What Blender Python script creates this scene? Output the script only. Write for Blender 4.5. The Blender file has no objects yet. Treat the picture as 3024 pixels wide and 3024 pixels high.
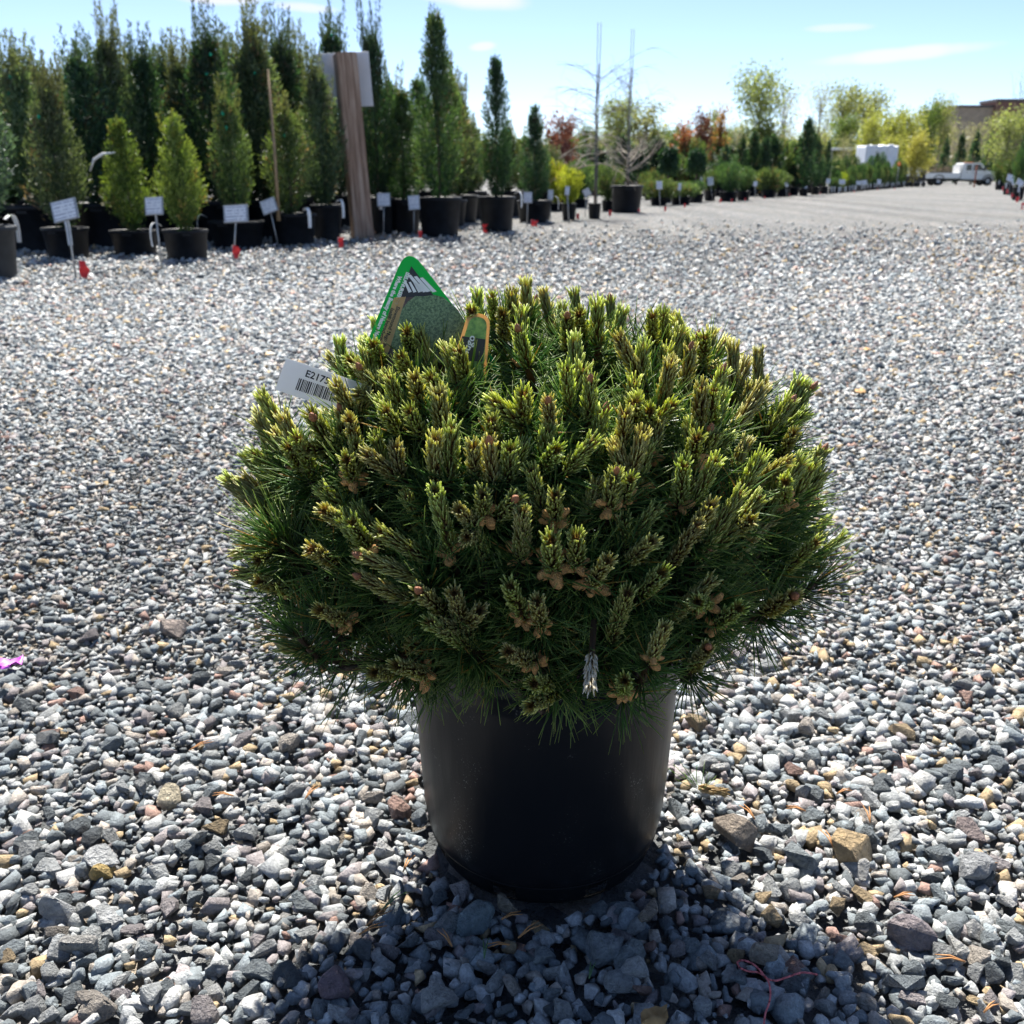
import bpy, bmesh, math, random
import numpy as np
from mathutils import Vector, Matrix, Quaternion, noise as mnoise

S = bpy.context.scene
C = S.collection
R = math.radians

# ---------------------------------------------------------------- camera, sky, sun, exposure
CAM_H = 0.85; PITCH = R(19.4); FPX = 2850.0
cam = bpy.data.cameras.new('camera'); camo = bpy.data.objects.new('camera', cam); C.objects.link(camo)
camo.location = (0, 0, CAM_H); camo.rotation_euler = (R(90) - PITCH, 0, 0)
cam.sensor_width = 36; cam.lens = 36 * FPX / 3024; cam.clip_start = 0.02; cam.clip_end = 3000
cam.dof.use_dof = True; cam.dof.focus_distance = 1.02; cam.dof.aperture_fstop = 11
S.camera = camo

SUN_EL = R(56); SUN_AZ = R(-8)            # azimuth measured from +Y (ahead of the camera) towards +X
sun_dir = Vector((math.sin(SUN_AZ) * math.cos(SUN_EL), math.cos(SUN_AZ) * math.cos(SUN_EL), math.sin(SUN_EL)))
sl = bpy.data.lights.new('sun', 'SUN'); sl.energy = 3.1; sl.angle = R(0.53); sl.color = (1.0, 0.955, 0.88)
so = bpy.data.objects.new('sun', sl); C.objects.link(so)
so.rotation_euler = (-sun_dir).to_track_quat('-Z', 'Y').to_euler(); so.location = (0, 0, 30)

W = bpy.data.worlds.new('World'); S.world = W; W.use_nodes = True
wn = W.node_tree.nodes; wl = W.node_tree.links
bg = wn['Background']
sky = wn.new('ShaderNodeTexSky'); sky.sky_type = 'NISHITA'; sky.sun_disc = False
sky.sun_elevation = SUN_EL; sky.sun_rotation = SUN_AZ; sky.air_density = 0.5; sky.dust_density = 0.3; sky.ozone_density = 1.6
bg.inputs['Strength'].default_value = 0.05

def build_sky():
    """Thin streaks of fair-weather cloud over the clear sky, laid out by direction over the whole dome."""
    N, L = wn.new, wl.new
    tc = N('ShaderNodeTexCoord')
    sep = N('ShaderNodeSeparateXYZ'); L(tc.outputs['Generated'], sep.inputs[0])
    def M(op, a, b=None, c=None):
        n = N('ShaderNodeMath'); n.operation = op
        for i, v in enumerate((a, b, c)):
            if v is None: continue
            if isinstance(v, (int, float)): n.inputs[i].default_value = v
            else: L(v, n.inputs[i])
        return n.outputs[0]
    cl = 0.0
    fine = N('ShaderNodeTexNoise'); fine.inputs['Scale'].default_value = 30; fine.inputs['Detail'].default_value = 2.5
    L(tc.outputs['Generated'], fine.inputs['Vector'])
    wob = M('MULTIPLY', M('SUBTRACT', fine.outputs['Fac'], 0.5), 0.9)
    # separate small streak clouds: azimuth, elevation, half-length, half-height, weight
    az = M('ARCTAN2', sep.outputs['X'], sep.outputs['Y'])
    el = M('ARCSINE', sep.outputs['Z'])
    for a0, e0, ha, he, tilt, w in STREAKS:
        da = M('SUBTRACT', az, a0)
        de = M('SUBTRACT', M('SUBTRACT', el, e0), M('MULTIPLY', da, tilt))
        q = M('ADD', M('POWER', M('ABSOLUTE', M('DIVIDE', da, ha)), 2.0), M('POWER', M('ABSOLUTE', M('DIVIDE', de, he)), 2.0))
        k = N('ShaderNodeMapRange'); k.interpolation_type = 'SMOOTHSTEP'
        k.inputs[1].default_value = 1.25; k.inputs[2].default_value = 0.1; k.inputs[3].default_value = 0; k.inputs[4].default_value = w
        L(M('ADD', q, wob), k.inputs[0])
        cl = M('MAXIMUM', cl, k.outputs[0])
    mix = N('ShaderNodeMix'); mix.data_type = 'RGBA'
    L(cl, mix.inputs['Factor']); L(sky.outputs[0], mix.inputs['A'])
    mix.inputs['B'].default_value = (4.8, 4.75, 4.85, 1)
    L(mix.outputs['Result'], bg.inputs['Color'])

S.view_settings.view_transform = 'Standard'; S.view_settings.look = 'None'
S.view_settings.exposure = 2.1; S.view_settings.gamma = 1.0
S.render.engine = 'CYCLES'
S.cycles.adaptive_threshold = .02
S.cycles.max_bounces = 5; S.cycles.diffuse_bounces = 3; S.cycles.glossy_bounces = 2; S.cycles.transmission_bounces = 3; S.cycles.transparent_max_bounces = 4

# ---------------------------------------------------------------- pixel helpers (pixels of the 3024 px photograph)
_f = Vector((0, math.cos(PITCH), -math.sin(PITCH))); _u = Vector((0, math.sin(PITCH), math.cos(PITCH)))
def ray(px, py):
    return _f + _u * ((1512 - py) / FPX) + Vector(((px - 1512) / FPX, 0, 0))
def G(px, py, h=0.0):
    d = ray(px, py); t = (h - CAM_H) / d.z
    return Vector((0, 0, CAM_H)) + d * t
def GZ(x, y):
    """height of the lot: level by the camera, draining away gently beyond 40 m"""
    return -.012 - .0055 * min(max(0.0, y - 40), 70)
def GF(px, py):
    """ground point of a photo pixel on the real, slightly falling lot"""
    z = 0.0
    for k in range(12):
        g = G(px, py, z); z = .5 * z + .5 * (GZ(g.x, g.y) + .012)
    return Vector((g.x, g.y, z))
def AT(px, py, Y):
    d = ray(px, py); t = Y / d.y
    return Vector((0, 0, CAM_H)) + d * t
def pxm(Y, h=0.4):
    """metres per photo pixel at distance Y"""
    return (Y * math.cos(PITCH) + (CAM_H - h) * math.sin(PITCH)) / FPX
def elaz(px, py):
    d = ray(px, py).normalized()
    return math.atan2(d.x, d.y), math.asin(d.z)
STREAKS = []
for (px, py, hx, hy, tilt, w) in [(2660, 160, 225, 19, .06, .8), (2480, 82, 85, 11, 0, .5), (1425, 137, 38, 12, .1, .75),
                                  (1370, -18, 170, 34, -.1, .85), (900, 22, 95, 13, -.05, .7), (640, -12, 130, 22, 0, .85), (-500, 60, 200, 18, .03, .7), (3500, 90, 160, 18, .03, .7)]:
    a, e = elaz(px, py); STREAKS.append((a, e, hx / FPX, hy / FPX, tilt, w))
build_sky()

# ---------------------------------------------------------------- object helpers
def tag(o, label=None, cat=None, group=None, kind=None):
    if label: o['label'] = label
    if cat: o['category'] = cat
    if group: o['group'] = group
    if kind: o['kind'] = kind
    return o
def empty(name, loc=(0, 0, 0), rz=0.0):
    o = bpy.data.objects.new(name, None); o.empty_display_size = 0.1
    C.objects.link(o); o.location = loc; o.rotation_euler = (0, 0, rz); return o
def link(name, me, parent=None, loc=None):
    o = bpy.data.objects.new(name, me); C.objects.link(o)
    if parent is not None: o.parent = parent
    if loc is not None: o.location = loc
    return o
def copy_tree(o, parent=None):
    c = o.copy(); C.objects.link(c); c.parent = parent
    for ch in o.children:
        copy_tree(ch, c)
    return c
class MB:
    """collects boxes, tubes, lathes into one mesh"""
    def __init__(s): s.v = []; s.f = []; s.smooth = []; s.mi = []; s.m = 0
    def add(s, vs, fs, smooth=False):
        b = len(s.v); s.v += [tuple(v) for v in vs]
        for f in fs: s.f.append([b + i for i in f]); s.smooth.append(smooth); s.mi.append(s.m)
        return s
    def box(s, x0, x1, y0, y1, z0, z1, M=None, bev=0.0):
        if bev > 0:
            bm = bmesh.new(); bmesh.ops.create_cube(bm, size=1)
            for v in bm.verts: v.co = Vector((x0 + (v.co.x + .5) * (x1 - x0), y0 + (v.co.y + .5) * (y1 - y0), z0 + (v.co.z + .5) * (z1 - z0)))
            bmesh.ops.bevel(bm, geom=bm.edges[:], offset=bev, segments=2, affect='EDGES', profile=.5)
            bm.verts.index_update()
            vs = [M @ v.co if M else v.co for v in bm.verts]; fs = [[v.index for v in f.verts] for f in bm.faces]
            bm.free(); return s.add(vs, fs)
        vs = [Vector(p) for p in ((x0,y0,z0),(x1,y0,z0),(x1,y1,z0),(x0,y1,z0),(x0,y0,z1),(x1,y0,z1),(x1,y1,z1),(x0,y1,z1))]
        if M: vs = [M @ v for v in vs]
        return s.add(vs, [(0,3,2,1),(4,5,6,7),(0,1,5,4),(1,2,6,5),(2,3,7,6),(3,0,4,7)])
    def tube(s, pts, rads, n=6, cap=True):
        pts = [Vector(p) for p in pts]
        if not hasattr(rads, '__len__'): rads = [rads] * len(pts)
        vs = []; fs = []; ref = None
        for i, p in enumerate(pts):
            t = (pts[min(i+1, len(pts)-1)] - pts[max(i-1, 0)]).normalized()
            if ref is None: ref = t.orthogonal().normalized()
            a = (ref - t * ref.dot(t))
            a = a.normalized() if a.length > 1e-6 else t.orthogonal().normalized()
            ref = a; b = t.cross(a)
            for k in range(n):
                an = 2 * math.pi * k / n
                vs.append(p + (a * math.cos(an) + b * math.sin(an)) * rads[i])
        for i in range(len(pts) - 1):
            for k in range(n):
                fs.append((i*n+k, i*n+(k+1) % n, (i+1)*n+(k+1) % n, (i+1)*n+k))
        if cap:
            fs.append(tuple(range(n))[::-1]); fs.append(tuple((len(pts)-1)*n + k for k in range(n)))
        return s.add(vs, fs, True)
    def lathe(s, prof, n=32, cx=0, cy=0, skip=None, smooth=True):
        vs = []; fs = []
        for r, z in prof:
            for k in range(n):
                a = 2*math.pi*k/n; vs.append((cx + r*math.cos(a), cy + r*math.sin(a), z))
        for i in range(len(prof)-1):
            for k in range(n):
                if skip and skip(i, k): continue
                fs.append((i*n+k, i*n+(k+1) % n, (i+1)*n+(k+1) % n, (i+1)*n+k))
        return s.add(vs, fs, smooth)
    def prism(s, poly, z0, z1, M=None):
        n = len(poly); vs = [Vector((x, y, z0)) for x, y in poly] + [Vector((x, y, z1)) for x, y in poly]
        if M: vs = [M @ v for v in vs]
        return s.add(vs, [tuple(range(n))[::-1], tuple(range(n, 2*n))] + [(i, (i+1) % n, n+(i+1) % n, n+i) for i in range(n)])
    def mesh(s, name, mat):
        me = bpy.data.meshes.new(name); me.from_pydata(s.v, [], s.f)
        for p, sm, m in zip(me.polygons, s.smooth, s.mi): p.use_smooth = sm; p.material_index = m
        for m in (mat if isinstance(mat, (list, tuple)) else [mat]): me.materials.append(m)
        me.update(); return me
    def build(s, name, mat, parent=None, loc=None):
        return link(name, s.mesh(name, mat), parent, loc)

def np_mesh(name, V, T, mat, col=None, smooth=False):
    me = bpy.data.meshes.new(name)
    V = np.asarray(V, np.float32); T = np.asarray(T, np.int32)
    k = T.shape[1]
    me.vertices.add(len(V)); me.vertices.foreach_set('co', V.ravel())
    me.loops.add(T.size); me.loops.foreach_set('vertex_index', T.ravel())
    me.polygons.add(len(T)); me.polygons.foreach_set('loop_start', np.arange(0, T.size, k, dtype=np.int32))
    me.polygons.foreach_set('loop_total', np.full(len(T), k, np.int32))
    if smooth: me.polygons.foreach_set('use_smooth', np.ones(len(T), bool))
    if col is not None:
        a = me.color_attributes.new('Col', 'FLOAT_COLOR', 'POINT')
        c4 = np.ones((len(V), 4), np.float32); c4[:, :3] = col
        a.data.foreach_set('color', c4.ravel())
    me.materials.append(mat); me.update(calc_edges=True); me.validate()
    return me

# ---------------------------------------------------------------- materials
def new_mat(name):
    m = bpy.data.materials.new(name); m.use_nodes = True
    nt = m.node_tree; b = nt.nodes['Principled BSDF']; return m, nt, b
def mat_plain(name, col, rough=.6, var=.15, scale=8.0, bump=0.0, bscale=60.0, metallic=0.0, spec=.5, stretch=None):
    m, nt, b = new_mat(name); N = nt.nodes.new; L = nt.links.new
    tc = N('ShaderNodeTexCoord'); mp = N('ShaderNodeMapping'); L(tc.outputs['Object'], mp.inputs[0])
    if stretch: mp.inputs['Scale'].default_value = stretch
    no = N('ShaderNodeTexNoise'); no.inputs['Scale'].default_value = scale; no.inputs['Detail'].default_value = 6
    L(mp.outputs[0], no.inputs['Vector'])
    mr = N('ShaderNodeMapRange'); mr.inputs[1].default_value = .25; mr.inputs[2].default_value = .75
    mr.inputs[3].default_value = 1 - var; mr.inputs[4].default_value = 1 + var; L(no.outputs['Fac'], mr.inputs[0])
    mx = N('ShaderNodeVectorMath'); mx.operation = 'SCALE'; mx.inputs[0].default_value = col[:3]; L(mr.outputs[0], mx.inputs['Scale'])
    L(mx.outputs[0], b.inputs['Base Color'])
    b.inputs['Roughness'].default_value = rough; b.inputs['Metallic'].default_value = metallic; b.inputs['Specular IOR Level'].default_value = spec
    if bump > 0:
        n2 = N('ShaderNodeTexNoise'); n2.inputs['Scale'].default_value = bscale; n2.inputs['Detail'].default_value = 5; L(mp.outputs[0], n2.inputs['Vector'])
        bp = N('ShaderNodeBump'); bp.inputs['Strength'].default_value = bump; bp.inputs['Distance'].default_value = .01
        L(n2.outputs['Fac'], bp.inputs['Height']); L(bp.outputs[0], b.inputs['Normal'])
    return m
def mat_leaf(name, trans=.35, rough=.5, hue=.03, val=.25, tmul=(1.25, 1.35, .7), spec=.4):
    m, nt, b = new_mat(name); N = nt.nodes.new; L = nt.links.new
    at = N('ShaderNodeAttribute'); at.attribute_name = 'Col'
    oi = N('ShaderNodeObjectInfo')
    hs = N('ShaderNodeHueSaturation'); L(at.outputs['Color'], hs.inputs['Color'])
    a = N('ShaderNodeMapRange'); a.inputs[3].default_value = .5 - hue; a.inputs[4].default_value = .5 + hue; L(oi.outputs['Random'], a.inputs[0]); L(a.outputs[0], hs.inputs['Hue'])
    wn_ = N('ShaderNodeTexWhiteNoise'); wn_.noise_dimensions = '1D'; L(oi.outputs['Random'], wn_.inputs['W'])
    v = N('ShaderNodeMapRange'); v.inputs[3].default_value = 1 - val; v.inputs[4].default_value = 1 + val; L(wn_.outputs['Value'], v.inputs[0]); L(v.outputs[0], hs.inputs['Value'])
    L(hs.outputs[0], b.inputs['Base Color']); b.inputs['Roughness'].default_value = rough; b.inputs['Specular IOR Level'].default_value = spec
    tr = N('ShaderNodeBsdfTranslucent'); ml = N('ShaderNodeMix'); ml.data_type = 'RGBA'; ml.blend_type = 'MULTIPLY'; ml.inputs['Factor'].default_value = 1
    L(hs.outputs[0], ml.inputs['A']); ml.inputs['B'].default_value = (*tmul, 1); L(ml.outputs['Result'], tr.inputs['Color'])
    ms = N('ShaderNodeMixShader'); ms.inputs[0].default_value = trans
    L(b.outputs[0], ms.inputs[1]); L(tr.outputs[0], ms.inputs[2])
    L(ms.outputs[0], nt.nodes['Material Output'].inputs['Surface'])
    return m

def mat_thin(name, col, rough=.4, tr=.5):
    """thin plastic sheet that lets the sun glow through"""
    m = mat_plain(name, col, rough, .04, 10); nt = m.node_tree; N = nt.nodes.new; L = nt.links.new
    t = N('ShaderNodeBsdfTranslucent'); t.inputs['Color'].default_value = (*col, 1); ms = N('ShaderNodeMixShader'); ms.inputs[0].default_value = tr
    L(nt.nodes['Principled BSDF'].outputs[0], ms.inputs[1]); L(t.outputs[0], ms.inputs[2]); L(ms.outputs[0], nt.nodes['Material Output'].inputs['Surface']); return m
# ================================================================= gravel lot
def stone_palette(rng, tan=0.0):
    """real-world base colours of crushed stone; tan raises the share of warm stones"""
    x = rng.random()
    if x < .030 + .20 * tan: c = np.array((.44, .335, .20)); v = .25
    elif x < .050 + .22 * tan: c = np.array((.34, .22, .18)); v = .3
    elif x < .13 + .3 * tan: c = np.array((.43, .385, .335)); v = .25
    elif x < .22 + .3 * tan: c = np.array((.31, .28, .28)); v = .25
    elif x < .52 + .2 * tan: c = np.array((.40, .415, .415)); v = .3
    elif x < .62 + .2 * tan: c = np.array((.52, .52, .505)); v = .15
    else: c = np.array((.215, .245, .26)); v = .5
    return c * (1 + v * (rng.random() * 2 - 1))

def mat_stone(merged=False):
    m, nt, b = new_mat('crushed_stone'); N = nt.nodes.new; L = nt.links.new
    at = N('ShaderNodeAttribute'); at.attribute_type = 'GEOMETRY' if merged else 'OBJECT'; at.attribute_name = 'Col' if merged else 'stone_colour'
    k_ = 40.0 if merged else 1.0
    tc = N('ShaderNodeTexCoord'); oi = N('ShaderNodeObjectInfo')
    ad = N('ShaderNodeVectorMath'); ad.operation = 'MULTIPLY_ADD'; ad.inputs[1].default_value = (k_, k_, k_)
    L(tc.outputs['Object'], ad.inputs[0])
    cx = N('ShaderNodeCombineXYZ'); mu = N('ShaderNodeMath'); mu.operation = 'MULTIPLY'; mu.inputs[1].default_value = 40
    L(oi.outputs['Random'], mu.inputs[0]); L(mu.outputs[0], cx.inputs[0]); L(cx.outputs[0], ad.inputs[2])
    n1 = N('ShaderNodeTexNoise'); n1.inputs['Scale'].default_value = 2.2; n1.inputs['Detail'].default_value = 8; n1.inputs['Roughness'].default_value = .7; L(ad.outputs[0], n1.inputs['Vector'])
    n2 = N('ShaderNodeTexNoise'); n2.inputs['Scale'].default_value = 7.5; n2.inputs['Detail'].default_value = 5; n2.inputs['Roughness'].default_value = .65; L(ad.outputs[0], n2.inputs['Vector'])
    r = N('ShaderNodeMapRange'); r.inputs[1].default_value = .3; r.inputs[2].default_value = .7; r.inputs[3].default_value = .68; r.inputs[4].default_value = 1.32; L(n1.outputs['Fac'], r.inputs[0])
    r2 = N('ShaderNodeMapRange'); r2.inputs[1].default_value = .35; r2.inputs[2].default_value = .65; r2.inputs[3].default_value = .8; r2.inputs[4].default_value = 1.2; L(n2.outputs['Fac'], r2.inputs[0])
    pm = N('ShaderNodeMath'); pm.operation = 'MULTIPLY'; L(r.outputs[0], pm.inputs[0]); L(r2.outputs[0], pm.inputs[1])
    sc = N('ShaderNodeVectorMath'); sc.operation = 'SCALE'; L(at.outputs['Color'], sc.inputs[0]); L(pm.outputs[0], sc.inputs['Scale'])
    L(sc.outputs[0], b.inputs['Base Color']); b.inputs['Roughness'].default_value = .78; b.inputs['Specular IOR Level'].default_value = .35
    bp = N('ShaderNodeBump'); bp.inputs['Strength'].default_value = .75; bp.inputs['Distance'].default_value = .18 if not merged else .18 / 40
    L(n2.outputs['Fac'], bp.inputs['Height']); L(bp.outputs[0], b.inputs['Normal'])
    return m
M_STONE = mat_stone(); M_GRAVEL = mat_stone(True)

def mat_ground():
    m, nt, b = new_mat('gravel_bed'); N = nt.nodes.new; L = nt.links.new
    tc = N('ShaderNodeTexCoord')
    vo = N('ShaderNodeTexVoronoi'); vo.inputs['Scale'].default_value = 22; L(tc.outputs['Object'], vo.inputs['Vector'])
    bw = N('ShaderNodeSeparateColor'); L(vo.outputs['Color'], bw.inputs[0])
    cr = N('ShaderNodeValToRGB'); e = cr.color_ramp.elements
    e[0].position = 0; e[0].color = (.11, .118, .122, 1); e[1].position = 1; e[1].color = (.30, .30, .29, 1)
    for p, c in ((.45, (.17, .178, .182, 1)), (.8, (.26, .26, .258, 1)), (.9, (.31, .265, .21, 1))):
        x = e.new(p); x.color = c
    L(bw.outputs[0], cr.inputs[0])
    # broad warm patches (fines, straw and chips) along both edges of the lot
    n1 = N('ShaderNodeTexNoise'); n1.inputs['Scale'].default_value = .35; n1.inputs['Detail'].default_value = 5; L(tc.outputs['Object'], n1.inputs['Vector'])
    mr = N('ShaderNodeMapRange'); mr.inputs[1].default_value = .42; mr.inputs[2].default_value = .68; mr.inputs[4].default_value = .55; L(n1.outputs['Fac'], mr.inputs[0])
    mx = N('ShaderNodeMix'); mx.data_type = 'RGBA'; L(mr.outputs[0], mx.inputs['Factor']); L(cr.outputs[0], mx.inputs['A']); mx.inputs['B'].default_value = (.245, .235, .215, 1)
    # wheel tracks: long streaks running up the lane
    mp = N('ShaderNodeMapping'); mp.inputs['Rotation'].default_value = (0, 0, R(-26)); mp.inputs['Scale'].default_value = (1.1, .06, 1); L(tc.outputs['Object'], mp.inputs[0])
    n4 = N('ShaderNodeTexNoise'); n4.inputs['Scale'].default_value = 1; n4.inputs['Detail'].default_value = 4; L(mp.outputs[0], n4.inputs['Vector'])
    n5 = N('ShaderNodeTexNoise'); n5.inputs['Scale'].default_value = 3.2; n5.inputs['Detail'].default_value = 8; n5.inputs['Roughness'].default_value = .88; L(tc.outputs['Object'], n5.inputs['Vector'])
    am = N('ShaderNodeMath'); am.operation = 'ADD'; hf = N('ShaderNodeMath'); hf.operation = 'MULTIPLY_ADD'; hf.inputs[1].default_value = .5; hf.inputs[2].default_value = .25; L(n4.outputs['Fac'], hf.inputs[0]); L(hf.outputs[0], am.inputs[0]); L(n5.outputs['Fac'], am.inputs[1])
    m4 = N('ShaderNodeMapRange'); m4.inputs[1].default_value = .78; m4.inputs[2].default_value = 1.22; m4.inputs[3].default_value = .48; m4.inputs[4].default_value = 1.5; m4.clamp = True; L(am.outputs[0], m4.inputs[0])
    sv = N('ShaderNodeVectorMath'); sv.operation = 'SCALE'; L(mx.outputs['Result'], sv.inputs[0]); L(m4.outputs[0], sv.inputs['Scale'])
    L(sv.outputs[0], b.inputs['Base Color']); b.inputs['Roughness'].default_value = .9; b.inputs['Specular IOR Level'].default_value = .2
    n3 = N('ShaderNodeTexNoise'); n3.inputs['Scale'].default_value = 25; n3.inputs['Detail'].default_value = 6; n3.inputs['Roughness'].default_value = .7; L(tc.outputs['Object'], n3.inputs['Vector'])
    sb = N('ShaderNodeMath'); sb.operation = 'SUBTRACT'; L(n3.outputs['Fac'], sb.inputs[0]); L(vo.outputs['Distance'], sb.inputs[1])
    bp = N('ShaderNodeBump'); bp.inputs['Strength'].default_value = 1.0; bp.inputs['Distance'].default_value = .05
    L(sb.outputs[0], bp.inputs['Height']); L(bp.outputs[0], b.inputs['Normal'])
    return m
M_GROUND = mat_ground()

# one sheet to the horizon, finely gridded near by so that it rolls a little
def build_ground():
    xs = np.concatenate([[-1500, -600, -250, -120, -60], np.arange(-30, 30.1, 1.0), [60, 120, 250, 600, 1500]])
    ys = np.concatenate([[-300, -60, -12], np.arange(-4, 40.1, 1.0), [50, 65, 80, 100, 130, 200, 400, 900, 2500]])
    V = []; 
    for y in ys:
        for x in xs: V.append((x, y, GZ(x, y)))
    nx = len(xs); F = [(j*nx+i, j*nx+i+1, (j+1)*nx+i+1, (j+1)*nx+i) for j in range(len(ys)-1) for i in range(nx-1)]
    me = np_mesh('ground', V, F, M_GROUND, smooth=True)
    return tag(link('ground', me), kind='structure')
ground = build_ground()

def stone_mesh(name, seed, npts=15, flat=.7):
    rg = np.random.default_rng(seed)
    bm = bmesh.new()
    ax = np.array((1.0, rg.uniform(.62, .95), rg.uniform(.45, flat)))
    for k in range(npts):
        p = rg.normal(size=3); p /= np.linalg.norm(p)
        p = np.sign(p) * np.abs(p) ** .8          # blocky
        p /= np.max(np.abs(p)) ** .55
        bm.verts.new(p * ax * rg.uniform(.82, 1.0) * .55)
    r = bmesh.ops.convex_hull(bm, input=bm.verts[:])
    bmesh.ops.delete(bm, geom=[g for g in r['geom_interior'] if isinstance(g, bmesh.types.BMVert)], context='VERTS')
    loose = [v for v in bm.verts if not v.link_faces]
    bmesh.ops.delete(bm, geom=loose, context='VERTS')
    bmesh.ops.bevel(bm, geom=bm.edges[:], offset=.045, segments=1, affect='EDGES', profile=.6, clamp_overlap=True)
    me = bpy.data.meshes.new(name); bm.to_mesh(me); bm.free(); me.materials.append(M_STONE)
    return me
STONES = [stone_mesh('stone', 100 + i, 11 + i % 5, .6 + .05 * (i % 5)) for i in range(14)]
def hull_np(seed, npts):
    """plain angular chip as arrays, for the merged gravel"""
    rg = np.random.default_rng(seed); bm = bmesh.new()
    ax = np.array((1.0, rg.uniform(.62, .95), rg.uniform(.42, .7)))
    for k in range(npts):
        p = rg.normal(size=3); p /= np.linalg.norm(p); p = np.sign(p) * np.abs(p) ** .8; p /= np.max(np.abs(p)) ** .55
        bm.verts.new(p * ax * rg.uniform(.85, 1.0) * .55)
    r = bmesh.ops.convex_hull(bm, input=bm.verts[:])
    bmesh.ops.delete(bm, geom=[v for v in bm.verts if not v.link_faces], context='VERTS')
    bmesh.ops.triangulate(bm, faces=bm.faces[:]); bm.verts.index_update()
    V = np.array([v.co[:] for v in bm.verts]); T = np.array([[v.index for v in f.verts] for f in bm.faces]); bm.free()
    return V, T
def mesh_np(me):
    V = np.empty(len(me.vertices) * 3, np.float32); me.vertices.foreach_get('co', V)
    me.calc_loop_triangles(); T = np.empty(len(me.loop_triangles) * 3, np.int32); me.loop_triangles.foreach_get('vertices', T)
    return V.reshape(-1, 3), T.reshape(-1, 3)
CHIP_NEAR = [mesh_np(m) for m in STONES]; CHIP_MID = [hull_np(300 + i, 12) for i in range(14)]; CHIP_FAR = [hull_np(400 + i, 7) for i in range(12)]

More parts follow.
